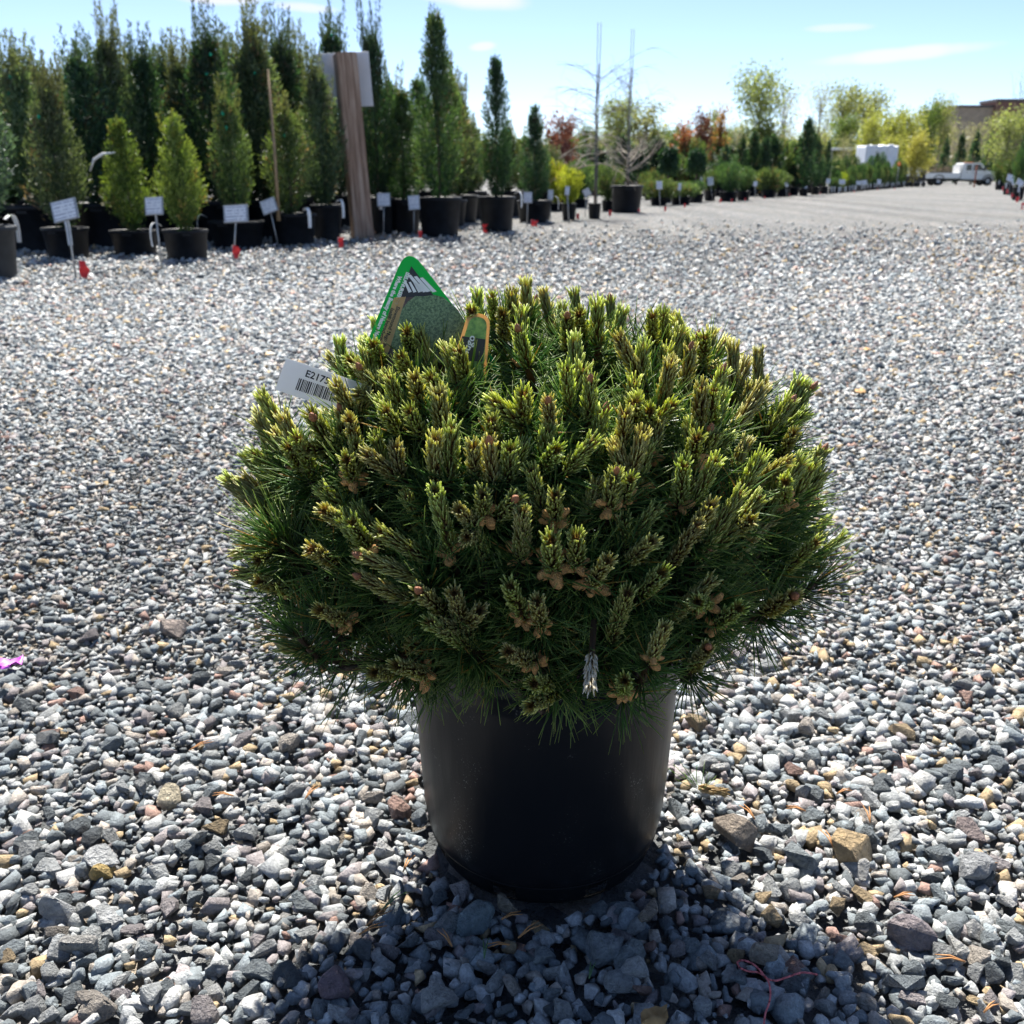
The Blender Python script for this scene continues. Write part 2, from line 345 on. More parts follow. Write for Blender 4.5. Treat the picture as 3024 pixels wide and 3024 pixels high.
def build_gravel():
    rng = random.Random(7); nr = np.random.default_rng(7)
    P = []
    y = 0.45
    while y < 19.0:
        s = .0172 if y < 2.5 else min(.0172 + (y - 2.5) * .0026, .04)
        step = s * .80; half = .38 + .57 * y
        n = int(2 * half / step)
        for i in range(n):
            x = -half + (i + rng.random()) * step
            yy = y + (rng.random() - .5) * step * 1.3
            if y > 6 and rng.random() > max(0, 1 - (y - 6) / 15) ** 3.4: continue
            sz = min(s * math.exp(rng.gauss(0, .36)) * 1.06, s * 2.3)
            P.append((x, yy, sz * .10 + rng.random() * s * .30, sz))
        y += step
    for k in range(520):                               # larger stones lying on top
        yy = .5 + 6 * rng.random() ** 1.6; x = (rng.random() * 2 - 1) * (.3 + .6 * yy)
        sz = rng.uniform(.026, .040); P.append((x, yy, sz * .20, sz))
    BIG = [(2510, 2545, .062, (.50, .37, .21)), (2160, 2490, .060, (.30, .25, .20)), (520, 1880, .060, (.40, .33, .29)), (1910, 2725, .050, (.36, .30, .24)),
           (2690, 2800, .055, (.3, .26, .27)), (2790, 2830, .048, (.42, .42, .40)), (980, 2935, .047, (.26, .19, .21)), (1500, 2700, .04, (.38, .33, .26)),
           (1360, 2650, .036, (.42, .37, .35)), (1400, 2755, .052, (.2, .26, .29)), (2370, 2560, .05, (.25, .28, .29)), (2255, 2845, .046, (.36, .32, .26)),
           (180, 2720, .05, (.45, .46, .46)), (330, 2730, .046, (.46, .47, .47)), (240, 2830, .05, (.38, .37, .35)), (300, 2565, .05, (.45, .46, .46)),
           (580, 2505, .045, (.30, .31, .30)), (500, 2380, .045, (.50, .44, .32)), (310, 2600, .034, (.55, .40, .16)), (1850, 2875, .055, (.22, .25, .26)),
           (1780, 2830, .05, (.24, .27, .29)), (1290, 2990, .045, (.4, .4, .39)), (2890, 2600, .05, (.36, .37, .38)), (2860, 2480, .045, (.27, .22, .21))]
    big = []
    for px, py, sz, c in BIG:
        g = G(px, py); big.append((g.x, g.y, sz * .26, sz, c))
    P = [p for p in P if math.hypot(p[0] - POT[0], p[1] - POT[1]) > .150 + p[3] * .36]
    allp = [(x, y, z, s, None) for x, y, z, s in P] + big
    def tanness(x, y):
        d = max(0, -x - (1.0 + .38 * y)) * .5 + max(0, x - (.7 + .30 * y)) * .35
        n = mnoise.noise(Vector((x * .6, y * .25, 3.1)))
        return max(0, min(1, d * .8 + .22 * max(0, n)))
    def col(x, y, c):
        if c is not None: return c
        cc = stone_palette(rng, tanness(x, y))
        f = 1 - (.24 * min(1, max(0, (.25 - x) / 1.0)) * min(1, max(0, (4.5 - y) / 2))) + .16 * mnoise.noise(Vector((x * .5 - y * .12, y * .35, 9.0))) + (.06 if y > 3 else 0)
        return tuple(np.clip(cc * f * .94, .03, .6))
    cth, sth = math.cos(PITCH), math.sin(PITCH)
    def shown(p):                                      # how large the photograph shows this stone
        x, y, z, s, c = p; dz = z - CAM_H; depth = y * cth - dz * sth
        u = x / depth * FPX; v = (y * sth + dz * cth) / depth * FPX
        if abs(u) > 1500 or abs(v) > 1500: return -1
        if c is not None: return 9
        if z < s * .2: return 0
        return s / depth
    order = sorted(range(len(allp)), key=lambda i: -shown(allp[i]))
    single = set(order[:299])
    for i in order[:299]:
        x, y, z, s, c = allp[i]
        o = link('stone', STONES[rng.randrange(len(STONES))], ground, (x, y, z + .004))
        o.rotation_euler = (rng.gauss(0, .35), rng.gauss(0, .35), rng.uniform(0, 6.28)); o.scale = (s, s, s)
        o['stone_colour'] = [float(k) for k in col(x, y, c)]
    VS, TS, KS = [], [], []; nv = 0
    for kind, lo, hi in ((CHIP_NEAR, 0, .85), (CHIP_MID, .85, 1.5), (CHIP_FAR, 1.5, 99)):
        idx = [i for i in range(len(allp)) if i not in single and lo <= allp[i][1] < hi]
        pick = nr.integers(0, len(kind), len(idx))
        for k, (V, T) in enumerate(kind):
            ids = [idx[j] for j in np.nonzero(pick == k)[0]]
            if not ids: continue
            m = len(ids); pos = np.array([allp[i][:3] for i in ids]); sz = np.array([allp[i][3] for i in ids])
            a, b_, c_ = nr.normal(0, .48, m), nr.normal(0, .48, m), nr.uniform(0, 6.28, m)
            ca, sa, cb, sb, cc_, sc_ = np.cos(a), np.sin(a), np.cos(b_), np.sin(b_), np.cos(c_), np.sin(c_)
            Z0 = np.zeros(m); O1 = np.ones(m)
            Rx = np.stack([O1, Z0, Z0, Z0, ca, -sa, Z0, sa, ca], 1).reshape(m, 3, 3)
            Ry = np.stack([cb, Z0, sb, Z0, O1, Z0, -sb, Z0, cb], 1).reshape(m, 3, 3)
            Rz = np.stack([cc_, -sc_, Z0, sc_, cc_, Z0, Z0, Z0, O1], 1).reshape(m, 3, 3)
            Rm = Rz @ Ry @ Rx
            W_ = np.einsum('mij,vj->mvi', Rm, V) * sz[:, None, None] + pos[:, None, :]
            VS.append(W_.reshape(-1, 3)); TS.append((T[None] + (np.arange(m) * len(V))[:, None, None]).reshape(-1, 3) + nv); nv += m * len(V)
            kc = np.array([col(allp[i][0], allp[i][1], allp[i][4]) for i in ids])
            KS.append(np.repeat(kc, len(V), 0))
    me = np_mesh('gravel', np.concatenate(VS), np.concatenate(TS), M_GRAVEL, np.concatenate(KS))
    tag(link('gravel', me, ground), kind='stuff')
    print('gravel stones', len(allp), 'tris', len(me.polygons))
POT = (0.042, 1.088)
build_gravel()
# ================================================================= potted mountain pine
M_NEEDLE = mat_leaf('pine_needle', trans=.50, rough=.40, hue=.012, val=.16, tmul=(1.5, 1.45, .6), spec=.5)
M_BARK = mat_plain('pine_bark', (.075, .05, .033), .9, .3, 60, .6, 200)
M_CONE = mat_plain('pollen_cone', (.86, .46, .16), .8, .35, 260, .8, 900)
M_BUD = mat_plain('resin_bud', (.30, .12, .055), .6, .3, 200, .4, 600)
M_BLEACH = mat_leaf('bleached_needle', trans=.5, rough=.5, hue=.01, val=.05, tmul=(1, .95, .8))

def needles(B, D, L, w, bend, cb, cm, ct, seg=3, rg=None):
    """batch of three-sided tapering needles. B base points, D unit directions, L lengths, w half widths, bend vectors, colours n x 3"""
    n = len(B); D = D / np.linalg.norm(D, axis=1, keepdims=True)
    ref = np.where(np.abs(D[:, 2:3]) < .9, np.array([[0, 0, 1.0]]), np.array([[1.0, 0, 0]]))
    U = np.cross(D, ref); U /= np.linalg.norm(U, axis=1, keepdims=True); Wv = np.cross(D, U)
    ts = np.linspace(0, 1, seg + 1); prof = np.interp(ts, [0, .2, .75, 1], [.75, 1, .85, .3])
    V = np.zeros((n, seg + 1, 3, 3)); K = np.zeros((n, seg + 1, 3, 3))
    for k, t in enumerate(ts):
        P = B + D * (L * t)[:, None] + bend * (L * t * t)[:, None]
        c = cb + (cm - cb) * min(1, t / .35) if t < .35 else cm + (ct - cm) * ((t - .35) / .65) ** 2.2
        for j in range(3):
            a = 2 * math.pi * j / 3
            V[:, k, j] = P + (U * math.cos(a) + Wv * math.sin(a)) * (w * prof[k])[:, None]
            K[:, k, j] = c
    per = (seg + 1) * 3; F = []
    for k in range(seg):
        for j in range(3):
            a = k*3+j; b = k*3+(j+1) % 3; c = a+3; d = b+3
            F += [(a, b, d), (a, d, c)]
    F.append((seg*3, seg*3+1, seg*3+2)); F = np.array(F)
    T = (F[None] + (np.arange(n) * per)[:, None, None]).reshape(-1, 3)
    return V.reshape(-1, 3), T, K.reshape(-1, 3)

class Soup:
    def __init__(s): s.V = []; s.T = []; s.K = []; s.n = 0
    def add(s, V, T, K):
        s.V.append(V); s.T.append(T + s.n); s.K.append(K); s.n += len(V)
    def arrays(s): return np.concatenate(s.V), np.concatenate(s.T), np.concatenate(s.K)
def tube_np(pts, rads, col, n=5):
    pts = np.asarray(pts, float); k = len(pts); V = []
    for i in range(k):
        t = pts[min(i+1, k-1)] - pts[max(i-1, 0)]; t /= np.linalg.norm(t) + 1e-9
        a = np.cross(t, (0.31, .77, .55)); a /= np.linalg.norm(a) + 1e-9; b = np.cross(t, a)
        for j in range(n):
            an = 2*math.pi*j/n; V.append(pts[i] + (a*math.cos(an) + b*math.sin(an)) * rads[i])
    T = []
    for i in range(k-1):
        for j in range(n):
            p, q = i*n+j, i*n+(j+1) % n; T += [(p, q, q+n), (p, q+n, p+n)]
    return np.array(V), np.array(T), np.tile(np.array(col, float), (len(V), 1))

def add_candle(S_, rg, Lc, axis, curve, warm=0.0, bleach=False):
    """one stiff shoot with short pressed needles, from the origin along axis"""
    axis = axis / np.linalg.norm(axis)
    e1 = np.cross(axis, (0, 1, .2)); e1 /= np.linalg.norm(e1); e2 = np.cross(axis, e1)
    def pos(z): return axis * z + e1 * (curve * z * z / Lc)
    zs = np.linspace(0, Lc, 5)
    S_.add(*tube_np([pos(z) for z in zs], [.0032, .003, .0028, .0024, .0016], (.10, .06, .03), 5))
    n = int(2350 * Lc) + 14
    i = np.arange(n); z = (i + .5) / n * Lc * .985
    ph = i * 2.39996 + rg.normal(0, .18, n)
    f = z / Lc
    ang = np.radians(31 - 12 * f + rg.normal(0, 4.5, n) + np.where(f > .9, 9, 0))
    rad = e1[None] * np.cos(ph)[:, None] + e2[None] * np.sin(ph)[:, None]
    B = np.array([pos(a) for a in z]) + rad * .0026
    D = axis[None] * np.cos(ang)[:, None] + rad * np.sin(ang)[:, None]
    L = (.0110 + .0028 * np.sin(f * 3.1)) * rg.uniform(.85, 1.18, n)
    w = np.full(n, .00100) * rg.uniform(.85, 1.2, n)
    g = rg.uniform(.75, 1.25, n)[:, None]
    if bleach:
        cb = np.tile((.55, .42, .16), (n, 1)); cm = np.tile((.92, .86, .68), (n, 1)) * np.minimum(g, 1.05); ct = np.tile((.95, .93, .86), (n, 1))  # bleached, and whitened further to stand in for sun through a gap
    else:
        cb = np.array((.34, .215, .095)) * g
        cm = (np.array((.28, .34, .085)) * (1 - warm) + np.array((.38, .32, .13)) * warm) * g
        ct = (np.array((.62, .68, .30)) * (1 - warm) + np.array((.66, .62, .38)) * warm) * g
    S_.add(*needles(B, D, L, w, -rad * .16, cb, cm, np.clip(ct, 0, .82), 2))
    return pos(Lc)

def add_fan(S_, rg, n, z0, z1, Lm, spread=(38, 98), axis=np.array((0, 0, 1.0)), wmul=1.0, seg=3):
    """long dark needles radiating from the older wood below a shoot"""
    axis = axis / np.linalg.norm(axis)
    e1 = np.cross(axis, (0, 1, .2)); e1 /= np.linalg.norm(e1); e2 = np.cross(axis, e1)
    z = rg.uniform(z0, z1, n); f = (z - z0) / (z1 - z0)
    ph = np.arange(n) * 2.39996 + rg.normal(0, .25, n)
    ang = np.radians(spread[1] + (spread[0] - spread[1]) * f + rg.normal(0, 11, n))
    rad = e1[None] * np.cos(ph)[:, None] + e2[None] * np.sin(ph)[:, None]
    B = axis[None] * z[:, None] + rad * .002
    D = axis[None] * np.cos(ang)[:, None] + rad * np.sin(ang)[:, None]
    L = Lm * rg.uniform(.72, 1.15, n); w = np.full(n, .00066 * wmul) * rg.uniform(.85, 1.2, n)
    g = rg.uniform(.7, 1.35, n)[:, None]
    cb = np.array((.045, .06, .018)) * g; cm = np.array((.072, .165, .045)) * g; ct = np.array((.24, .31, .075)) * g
    y = rg.random(n) < .035
    cm[y] = (.34, .24, .06); ct[y] = (.42, .30, .08)
    bend = axis[None] * rg.normal(.10, .14, n)[:, None] + rg.normal(0, .10, (n, 3))
    S_.add(*needles(B, D, L, w, bend, cb, cm, ct, seg))

def shoot_variant(seed, candles, warm=0.0, bleach=False, fan=78):
    rg = np.random.default_rng(seed); s = Soup()
    s.add(*tube_np([(0, 0, -.055), (0, 0, -.02), (0, 0, .002)], [.0035, .0036, .0034], (.085, .055, .035), 5))
    tips = []
    for (L, tilt, az, cv) in candles:
        ax = np.array((math.sin(tilt) * math.cos(az), math.sin(tilt) * math.sin(az), math.cos(tilt)))
        tips.append(add_candle(s, rg, L, ax, cv, warm, bleach))
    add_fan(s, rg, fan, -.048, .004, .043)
    me = np_mesh('shoot', *s.arrays()[:2], M_BLEACH if bleach else M_NEEDLE, s.arrays()[2], smooth=True)
    return me, (candles[0][0] if candles else .05)
VAR = []
_c = [[(.046, 0, 0, .004)], [(.056, 0, 0, .006)], [(.066, 0, 0, -.006)], [(.078, 0, 0, .008)], [(.092, 0, 0, -.010)],
      [(.058, .05, 0, .004), (.042, .38, 2.6, .003)], [(.070, .04, 1, .006), (.050, .34, 4.0, .004)],
      [(.062, .10, .4, .004), (.048, .36, 2.5, .003), (.044, .36, 4.6, .003)], [(.084, .05, 0, .006), (.066, .24, 3.3, .004), (.05, .36, 1.2, .003)],
      [(.050, .12, 2, -.003), (.046, .34, 5.2, .004)], [(.038, 0, 0, .002)]]
for i, cs in enumerate(_c):
    for wv in (0.0, .55):
        VAR.append(shoot_variant(500 + i * 7 + int(wv * 10), cs, wv) + (len(cs), wv))
def fan_variant(seed):
    rg = np.random.default_rng(seed); s = Soup()
    s.add(*tube_np([(0, 0, -.055), (0, 0, -.02), (0, 0, .004)], [.0035, .0036, .0030], (.085, .055, .035), 5))
    add_fan(s, rg, 105, -.045, .006, .052, (22, 98), wmul=1.12)
    V, T, K = s.arrays(); return np_mesh('needle_fan', V, T, M_NEEDLE, K, smooth=True)
FANS = [fan_variant(1200 + i) for i in range(4)]
BLEACHED = shoot_variant(991, [(.052, 0, 0, .004)], 0, True, 12)[0]

def cone_cluster(seed, n):
    rg = random.Random(seed); mb = MB()
    for k in range(n):
        ph = k * 2.4 + rg.gauss(0, .3); z = -.004 + .017 * (k / max(1, n - 1)) if n > 6 else rg.uniform(-.003, .004)
        tilt = R(rg.uniform(50, 95)); L = rg.uniform(.009, .0135) * (1.25 if n <= 6 else 1); r = L * rg.uniform(.24, .31)
        d = Vector((math.sin(tilt) * math.cos(ph), math.sin(tilt) * math.sin(ph), math.cos(tilt)))
        b = Vector((0, 0, z)) + d * .002
        bend = Vector((0, 0, .15))
        pts = [b + d * (L * t) + bend * (L * t * t) for t in (0, .2, .5, .8, 1.0)]
        mb.tube(pts, [r * .5, r * .95, r * 1.08, r * .85, r * .25], 7)
    return mb.mesh('pollen_cone_cluster', M_CONE)
CONES = [cone_cluster(3, 12), cone_cluster(4, 8), cone_cluster(5, 5), cone_cluster(6, 16), cone_cluster(8, 4)]
def bud_mesh():
    mb = MB(); mb.lathe([(.0005, 0), (.0026, .002), (.0030, .005), (.0019, .009), (.0003, .012)], 8); return mb.mesh('bud', M_BUD)
BUD = bud_mesh()

# the crown: a low uneven mound resting on the pot
CC = Vector((.022, 1.095, .447)); CR = (.322, .318, .262, .165)      # centre, radii x, y, up, down
def dome(th, ph, k=1.0):
    rz = CR[2] if ph > 0 else CR[3]
    lump = 1 + .05 * math.sin(2 * th + 1.0) + .04 * math.sin(5 * th + 3 * ph + 2)
    # squarer shoulders than an ellipsoid
    c = math.cos(ph); s_ = math.sin(ph)
    c = abs(c) ** .82
    if ph < 0: lump *= 1 + .52 * s_          # the mound draws in towards the pot
    return CC + Vector((CR[0] * c * math.cos(th) * lump * k, CR[1] * c * math.sin(th) * lump * k, rz * s_ * k))
def hit(px, py, k):
    """where a photo ray meets the mound (scaled by k), or passes it closest"""
    o = Vector((0, 0, CAM_H)); d = ray(px, py).normalized()
    best = None; t = .5
    def f(p):
        q = p - CC; rz = CR[2] if q.z > 0 else CR[3]
        return abs(q.x / CR[0]) ** 2.2 + abs(q.y / CR[1]) ** 2.2 + abs(q.z / rz) ** 2.2
    lim = k ** 2.2; mn = 1e9
    while t < 1.7:
        p = o + d * t; v = f(p)
        if v < lim: return p
        if v < mn: mn = v; best = p.copy()
        t += .004
    return best

pine = empty('potted_pine', (POT[0], POT[1], .010))
tag(pine, 'low mounding mountain pine with upright shoots in a black plastic pot standing alone on gravel', 'potted pine')
PINE0 = Vector((POT[0], POT[1], .010))

# --- pot
M_POT, nt, b = new_mat('black_plastic_pot')
def _potmat():
    N = nt.nodes.new; L = nt.links.new
    tc = N('ShaderNodeTexCoord'); mp = N('ShaderNodeMapping'); L(tc.outputs['Object'], mp.inputs[0])
    n1 = N('ShaderNodeTexNoise'); n1.inputs['Scale'].default_value = 420; n1.inputs['Detail'].default_value = 2; L(mp.outputs[0], n1.inputs['Vector'])
    n2 = N('ShaderNodeTexNoise'); n2.inputs['Scale'].default_value = 14; n2.inputs['Detail'].default_value = 5; L(mp.outputs[0], n2.inputs['Vector'])
    sp = N('ShaderNodeMath'); sp.operation = 'MULTIPLY'; L(n1.outputs['Fac'], sp.inputs[0]); L(n2.outputs['Fac'], sp.inputs[1])
    r = N('ShaderNodeMapRange'); r.inputs[1].default_value = .395; r.inputs[2].default_value = .50; L(sp.outputs[0], r.inputs[0])
    mx = N('ShaderNodeMix'); mx.data_type = 'RGBA'; L(r.outputs[0], mx.inputs['Factor']); mx.inputs['A'].default_value = (.006, .007, .009, 1); mx.inputs['B'].default_value = (.16, .16, .15, 1)
    L(mx.outputs['Result'], b.inputs['Base Color'])
    r2 = N('ShaderNodeMapRange'); r2.inputs[3].default_value = .24; r2.inputs[4].default_value = .42; L(n2.outputs['Fac'], r2.inputs[0]); L(r2.outputs[0], b.inputs['Roughness'])
    mp2 = N('ShaderNodeMapping'); mp2.inputs['Scale'].default_value = (30, 30, 4); L(tc.outputs['Object'], mp2.inputs[0])
    n3 = N('ShaderNodeTexNoise'); n3.inputs['Scale'].default_value = 1; n3.inputs['Detail'].default_value = 4; L(mp2.outputs[0], n3.inputs['Vector'])
    bp = N('ShaderNodeBump'); bp.inputs['Strength'].default_value = .25; bp.inputs['Distance'].default_value = .004; L(n3.outputs['Fac'], bp.inputs['Height']); L(bp.outputs[0], b.inputs['Normal'])
    b.inputs['Specular IOR Level'].default_value = .22
_potmat()
def build_pot():
    nseg = 96
    prof = [(.134, .0), (.140, .002), (.1425, .006), (.146, .014), (.1475, .027), (.1505, .031), (.155, .050), (.158, .075), (.161, .13), (.164, .20), (.167, .270), (.168, .292), (.174, .294), (.175, .312), (.172, .314), (.169, .312), (.164, .27), (.150, .035), (.128, .004), (.02, .004)]
    def skip(i, k):
        ang = (k / nseg * 360 + 90 - 22.5 + 4) % 45
        return i in (2, 3) and ang < 8.5
    mb = MB(); mb.lathe(prof, nseg, skip=skip)
    p = mb.build('pot', M_POT, pine)
    mb = MB()
    for a0 in range(8):       # raised seams down the wall and a moulded line above the drain holes
        pass
    mb.lathe([(.1490, .0295), (.1518, .0318), (.1500, .0340)], nseg); mb.build('moulded_band', M_POT, p)
    M_SOIL = mat_plain('bark_soil', (.06, .042, .03), .95, .5, 70, 1.0, 120)
    mb = MB(); mb.lathe([(.001, .272), (.05, .276), (.10, .270), (.150, .266), (.1655, .262)][::-1], 40); mb.build('soil', M_SOIL, pine)
    mb = MB(); mb.lathe([(.125, .006), (.14, .03), (.139, .06)], 48); mb.build('root_ball', M_SOIL, pine)
build_pot()

# --- shoots picked out in the photograph: (tip, base) in photo pixels, cone cluster index or None
def _cr(ox, oy, sc, rows):
    out = []
    for r_ in rows:
        (tx, ty, bx, by), c = r_[:4], (r_[4] if len(r_) > 4 else None)
        out.append((ox + sc * tx, oy + sc * ty, ox + sc * bx, oy + sc * by, c))
    return out
PICK = _cr(650, 1400, .5176, [(130, 10, 400, 260), (60, 60, 260, 215), (30, 20, 330, 290), (95, 440, 300, 400), (215, 490, 400, 380), (110, 565, 310, 590), (215, 620, 430, 665, 2), (590, 210, 730, 280),
    (735, 265, 835, 430, 4), (515, 430, 650, 500), (910, 330, 1190, 480), (805, 470, 1190, 600), (800, 590, 1130, 740), (1140, 670, 1280, 790), (1230, 110, 1320, 480, 2), (1375, 220, 1460, 290), (1500, 120, 1500, 260, 0), (1675, 150, 1560, 240),
    (1730, 220, 1700, 500, 4), (1890, 370, 1900, 560, 2), (1360, 690, 1380, 900), (1195, 850, 1440, 1010), (1650, 640, 1745, 840, 1), (1810, 720, 1840, 890, 1), (365, 980, 620, 1060, 4), (1000, 1085, 1230, 1190, 2), (1640, 1020, 1830, 1090, 1), (870, 1130, 1010, 1150), (560, 770, 720, 850, 1)])
PICK += _cr(1500, 1400, .5176, [(80, 220, 90, 470), (390, 350, 400, 560, 1), (570, 490, 470, 640, 2), (825, 380, 680, 500), (1160, 180, 1060, 380), (1080, 290, 940, 530), (1335, 110, 1080, 520), (1445, 130, 1150, 480), (1385, 260, 1290, 330), (1765, 390, 1600, 560), (690, 680, 590, 1000),
    (880, 560, 760, 690), (1320, 770, 1190, 880, 1), (1075, 735, 1190, 730, 2), (1140, 990, 1070, 1160), (120, 1325, 330, 1250), (140, 1200, 300, 1230), (660, 1180, 680, 1290, 1), (270, 120, 275, 290, 3), (1590, 40, 1640, 180, 0), (1790, 0, 1750, 60, 1), (1630, 700, 1500, 790), (600, 30, 580, 220, 1), (700, 30, 660, 150, 1)])
PICK += _cr(1500, 750, .5176, [(1590, 1185, 1370, 1330), (100, 165, 110, 300), (200, 215, 235, 340), (405, 335, 450, 480), (510, 285, 520, 520), (820, 350, 845, 480), (890, 350, 905, 490), (950, 370, 1110, 640), (630, 480, 800, 700), (1120, 480, 1135, 600), (1275, 525, 1310, 850), (1430, 555, 1440, 680), (1665, 725, 1540, 1010), (1735, 770, 1520, 1060), (1450, 770, 1260, 1050), (1635, 1020, 1580, 1150), (1795, 1130, 1680, 1340), (920, 610, 890, 860), (1100, 760, 1110, 1020), (1170, 780, 1180, 1000), (670, 910, 660, 1110), (750, 1030, 700, 1300), (490, 1070, 310, 1230), (280, 1110, 200, 1190), (620, 1250, 600, 1440), (1000, 1190, 1000, 1430, 4), (1080, 1050, 1060, 1180, 2), (1185, 1180, 1060, 1430), (330, 650, 360, 870), (470, 730, 460, 950), (40, 800, 90, 960), (230, 850, 250, 1020), (60, 440, 120, 620), (340, 360, 350, 520), (720, 850, 730, 960, 0), (820, 850, 830, 970, 1)])
PICK += _cr(750, 700, .4141, [(50, 1130, 180, 1340), (20, 1310, 160, 1480), (0, 1550, 190, 1690), (530, 905, 590, 1070), (440, 950, 490, 1030), (680, 870, 750, 980), (610, 1040, 730, 1300), (760, 940, 920, 1160), (850, 770, 940, 900), (960, 1000, 1060, 1250), (1040, 850, 1140, 1000), (1150, 1010, 1180, 1200), (1260, 1000, 1390, 1170), (1310, 1120, 1350, 1380), (920, 1230, 1050, 1390), (1110, 1240, 1190, 1400), (1290, 1440, 1280, 1740), (1410, 1360, 1370, 1750), (1560, 1490, 1570, 1700), (1680, 1480, 1700, 1800), (1830, 1490, 1800, 1750), (680, 1300, 720, 1500), (310, 1440, 400, 1700), (240, 1500, 330, 1700), (430, 1300, 560, 1500), (820, 1530, 1050, 1700), (1290, 1810, 1320, 1950), (1265, 590, 1310, 900), (1080, 670, 1110, 860), (1700, 430, 1730, 620), (1835, 400, 1840, 560), (1560, 520, 1570, 660), (1775, 550, 1780, 690), (1460, 810, 1520, 1000), (1690, 1310, 1720, 1450), (250, 1100, 360, 1240, 2), (420, 1080, 440, 1230), (660, 1560, 690, 1720, 0)])

def build_shoots():
    rng = random.Random(21)
    placed = []                                     # (base, direction, length, cone)
    for tx, ty, bx, by, c in PICK:
        tip = hit(tx, ty, 1.04); base = hit(bx, by, .86)
        d = tip - base
        if d.y > .02: d.y *= .4
        # the picture gives the sideways lean; the rest follows the mound
        n = Vector(((base.x-CC.x) / CR[0]**2, (base.y-CC.y) / CR[1]**2, (base.z-CC.z) / CR[2]**2)).normalized()
        Ln = min(max(d.length, .048), .092)
        d = (d.normalized() + n * .10 + Vector((0, 0, .06))).normalized()
        placed.append((tip - d * Ln, d, Ln, c, True))
    # nothing grows straight through the print of the pushed-in tags
    def covers(q):
        for f in (.35, .7, 1.0):
            p = q[0] + q[1] * (q[2] * f); dz = p.z - CAM_H; dep = p.y * math.cos(PITCH) - dz * math.sin(PITCH)
            u = 1512 + p.x / dep * FPX; v = 1512 - (p.y * math.sin(PITCH) + dz * math.cos(PITCH)) / dep * FPX
            if any(a < u < b and c_ < v < d_ for a, b, c_, d_ in ((840, 985, 1050, 1165), (1110, 1330, 780, 960))): return True
        return False
    placed = [q for q in placed if not covers(q)]
    npick = len(placed)
    # the rest of the mound
    golden = math.pi * (3 - math.sqrt(5)); N = 440; cand = []
    for i in range(N):
        s = -.62 + 1.62 * (i + .5) / N
        ph = math.asin(max(-1, min(1, s))); th = i * golden + rng.gauss(0, .05)
        ph *= 1.0 if ph > 0 else 1.0
        tip = dome(th, ph, 1.0 + rng.gauss(0, .035))
        n = Vector((math.cos(ph) * math.cos(th), math.cos(ph) * math.sin(th), math.sin(ph) * 1.2)).normalized()
        up = .85 if ph > -.2 else .35
        d = (n * .8 + Vector((0, 0, up)) + Vector((rng.gauss(0, .16), rng.gauss(0, .16), rng.gauss(0, .1)))).normalized()
        L = rng.uniform(.045, .078)
        b_ = tip - d * L
        if b_.z < .27: continue
        if any((tip - (q[0] + q[1] * q[2])).length < .030 for q in placed[:npick]): continue
        if covers((b_, d, L)): continue
        cand.append((b_, d, L, (rng.choice([0, 1, 2, 1, 4]) if rng.random() < .10 else None), False))
    # nearest to the viewer first: those stay single shoots, the ones round the back are merged
    cand.sort(key=lambda q: (q[0] - Vector((0, 0, 1.3))).length)
    placed += cand
    fill = Soup(); rg = np.random.default_rng(5)
    paths = []
    for i, (b_, d, L, c, pk) in enumerate(placed):
        q = d.to_track_quat('Z', 'Y') @ Quaternion((0, 0, 1), rng.uniform(0, 6.28))
        paths.append(b_ - d * .05)
        if not pk and b_.z < .47 and rng.random() < .38: continue
        if not pk and i < 297 and b_.z < .50 and rng.random() < (.75 if b_.z < .44 else .45):
            # older wood without a fresh shoot: only a fan of long needles
            o = link('needle_fan', FANS[rng.randrange(4)], pine, b_ + d * .012 - PINE0); o.rotation_mode = 'QUATERNION'; o.rotation_quaternion = q
        elif i < 297:
            opts = sorted(range(len(VAR)), key=lambda k: abs(VAR[k][1] - L) + rng.uniform(0, .012) + (.006 if VAR[k][2] > 1 else 0) + (.012 if (VAR[k][3] > 0) != (rng.random() < (.75 if b_.z < .47 else .35)) else 0))
            me, vl = VAR[opts[0]][:2]
            o = link('shoot', me, pine, b_ - PINE0)
            o.rotation_mode = 'QUATERNION'; o.rotation_quaternion = q
            s = min(1.25, max(.85, L / vl)); o.scale = (s * 1.22, s * 1.22, s)
            if c is not None:
                cl = link('pollen_cone_cluster', CONES[c], o, (0, 0, .004)); cl.rotation_euler = (0, 0, rng.uniform(0, 6)); cl.scale = (.92, .92, 1.05)
            elif rng.random() < .22:
                bd = link('bud', BUD, o, (0, 0, vl * .985)); 
        elif i < 365:
            me = VAR[rng.randrange(6)][0]
            V = np.empty(len(me.vertices) * 3, np.float32); me.vertices.foreach_get('co', V); V = V.reshape(-1, 3)
            T = np.empty(len(me.polygons) * 3, np.int32); me.polygons.foreach_get('vertices', T)
            K = np.empty(len(V) * 4, np.float32); me.color_attributes['Col'].data.foreach_get('color', K); K = K.reshape(-1, 4)[:, :3]
            m = np.array(q.to_matrix())
            fill.add(V @ m.T + np.array(b_ - PINE0), T.reshape(-1, 3), K)
    # inner, older needles behind the outer shoots
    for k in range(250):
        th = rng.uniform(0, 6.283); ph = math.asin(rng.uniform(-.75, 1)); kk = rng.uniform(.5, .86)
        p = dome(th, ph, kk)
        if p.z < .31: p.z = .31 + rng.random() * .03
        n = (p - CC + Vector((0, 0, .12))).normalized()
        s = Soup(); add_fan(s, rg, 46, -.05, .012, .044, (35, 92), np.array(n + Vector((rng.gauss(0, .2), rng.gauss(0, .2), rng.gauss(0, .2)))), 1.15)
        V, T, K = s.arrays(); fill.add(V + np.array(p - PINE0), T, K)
        paths.append(p)
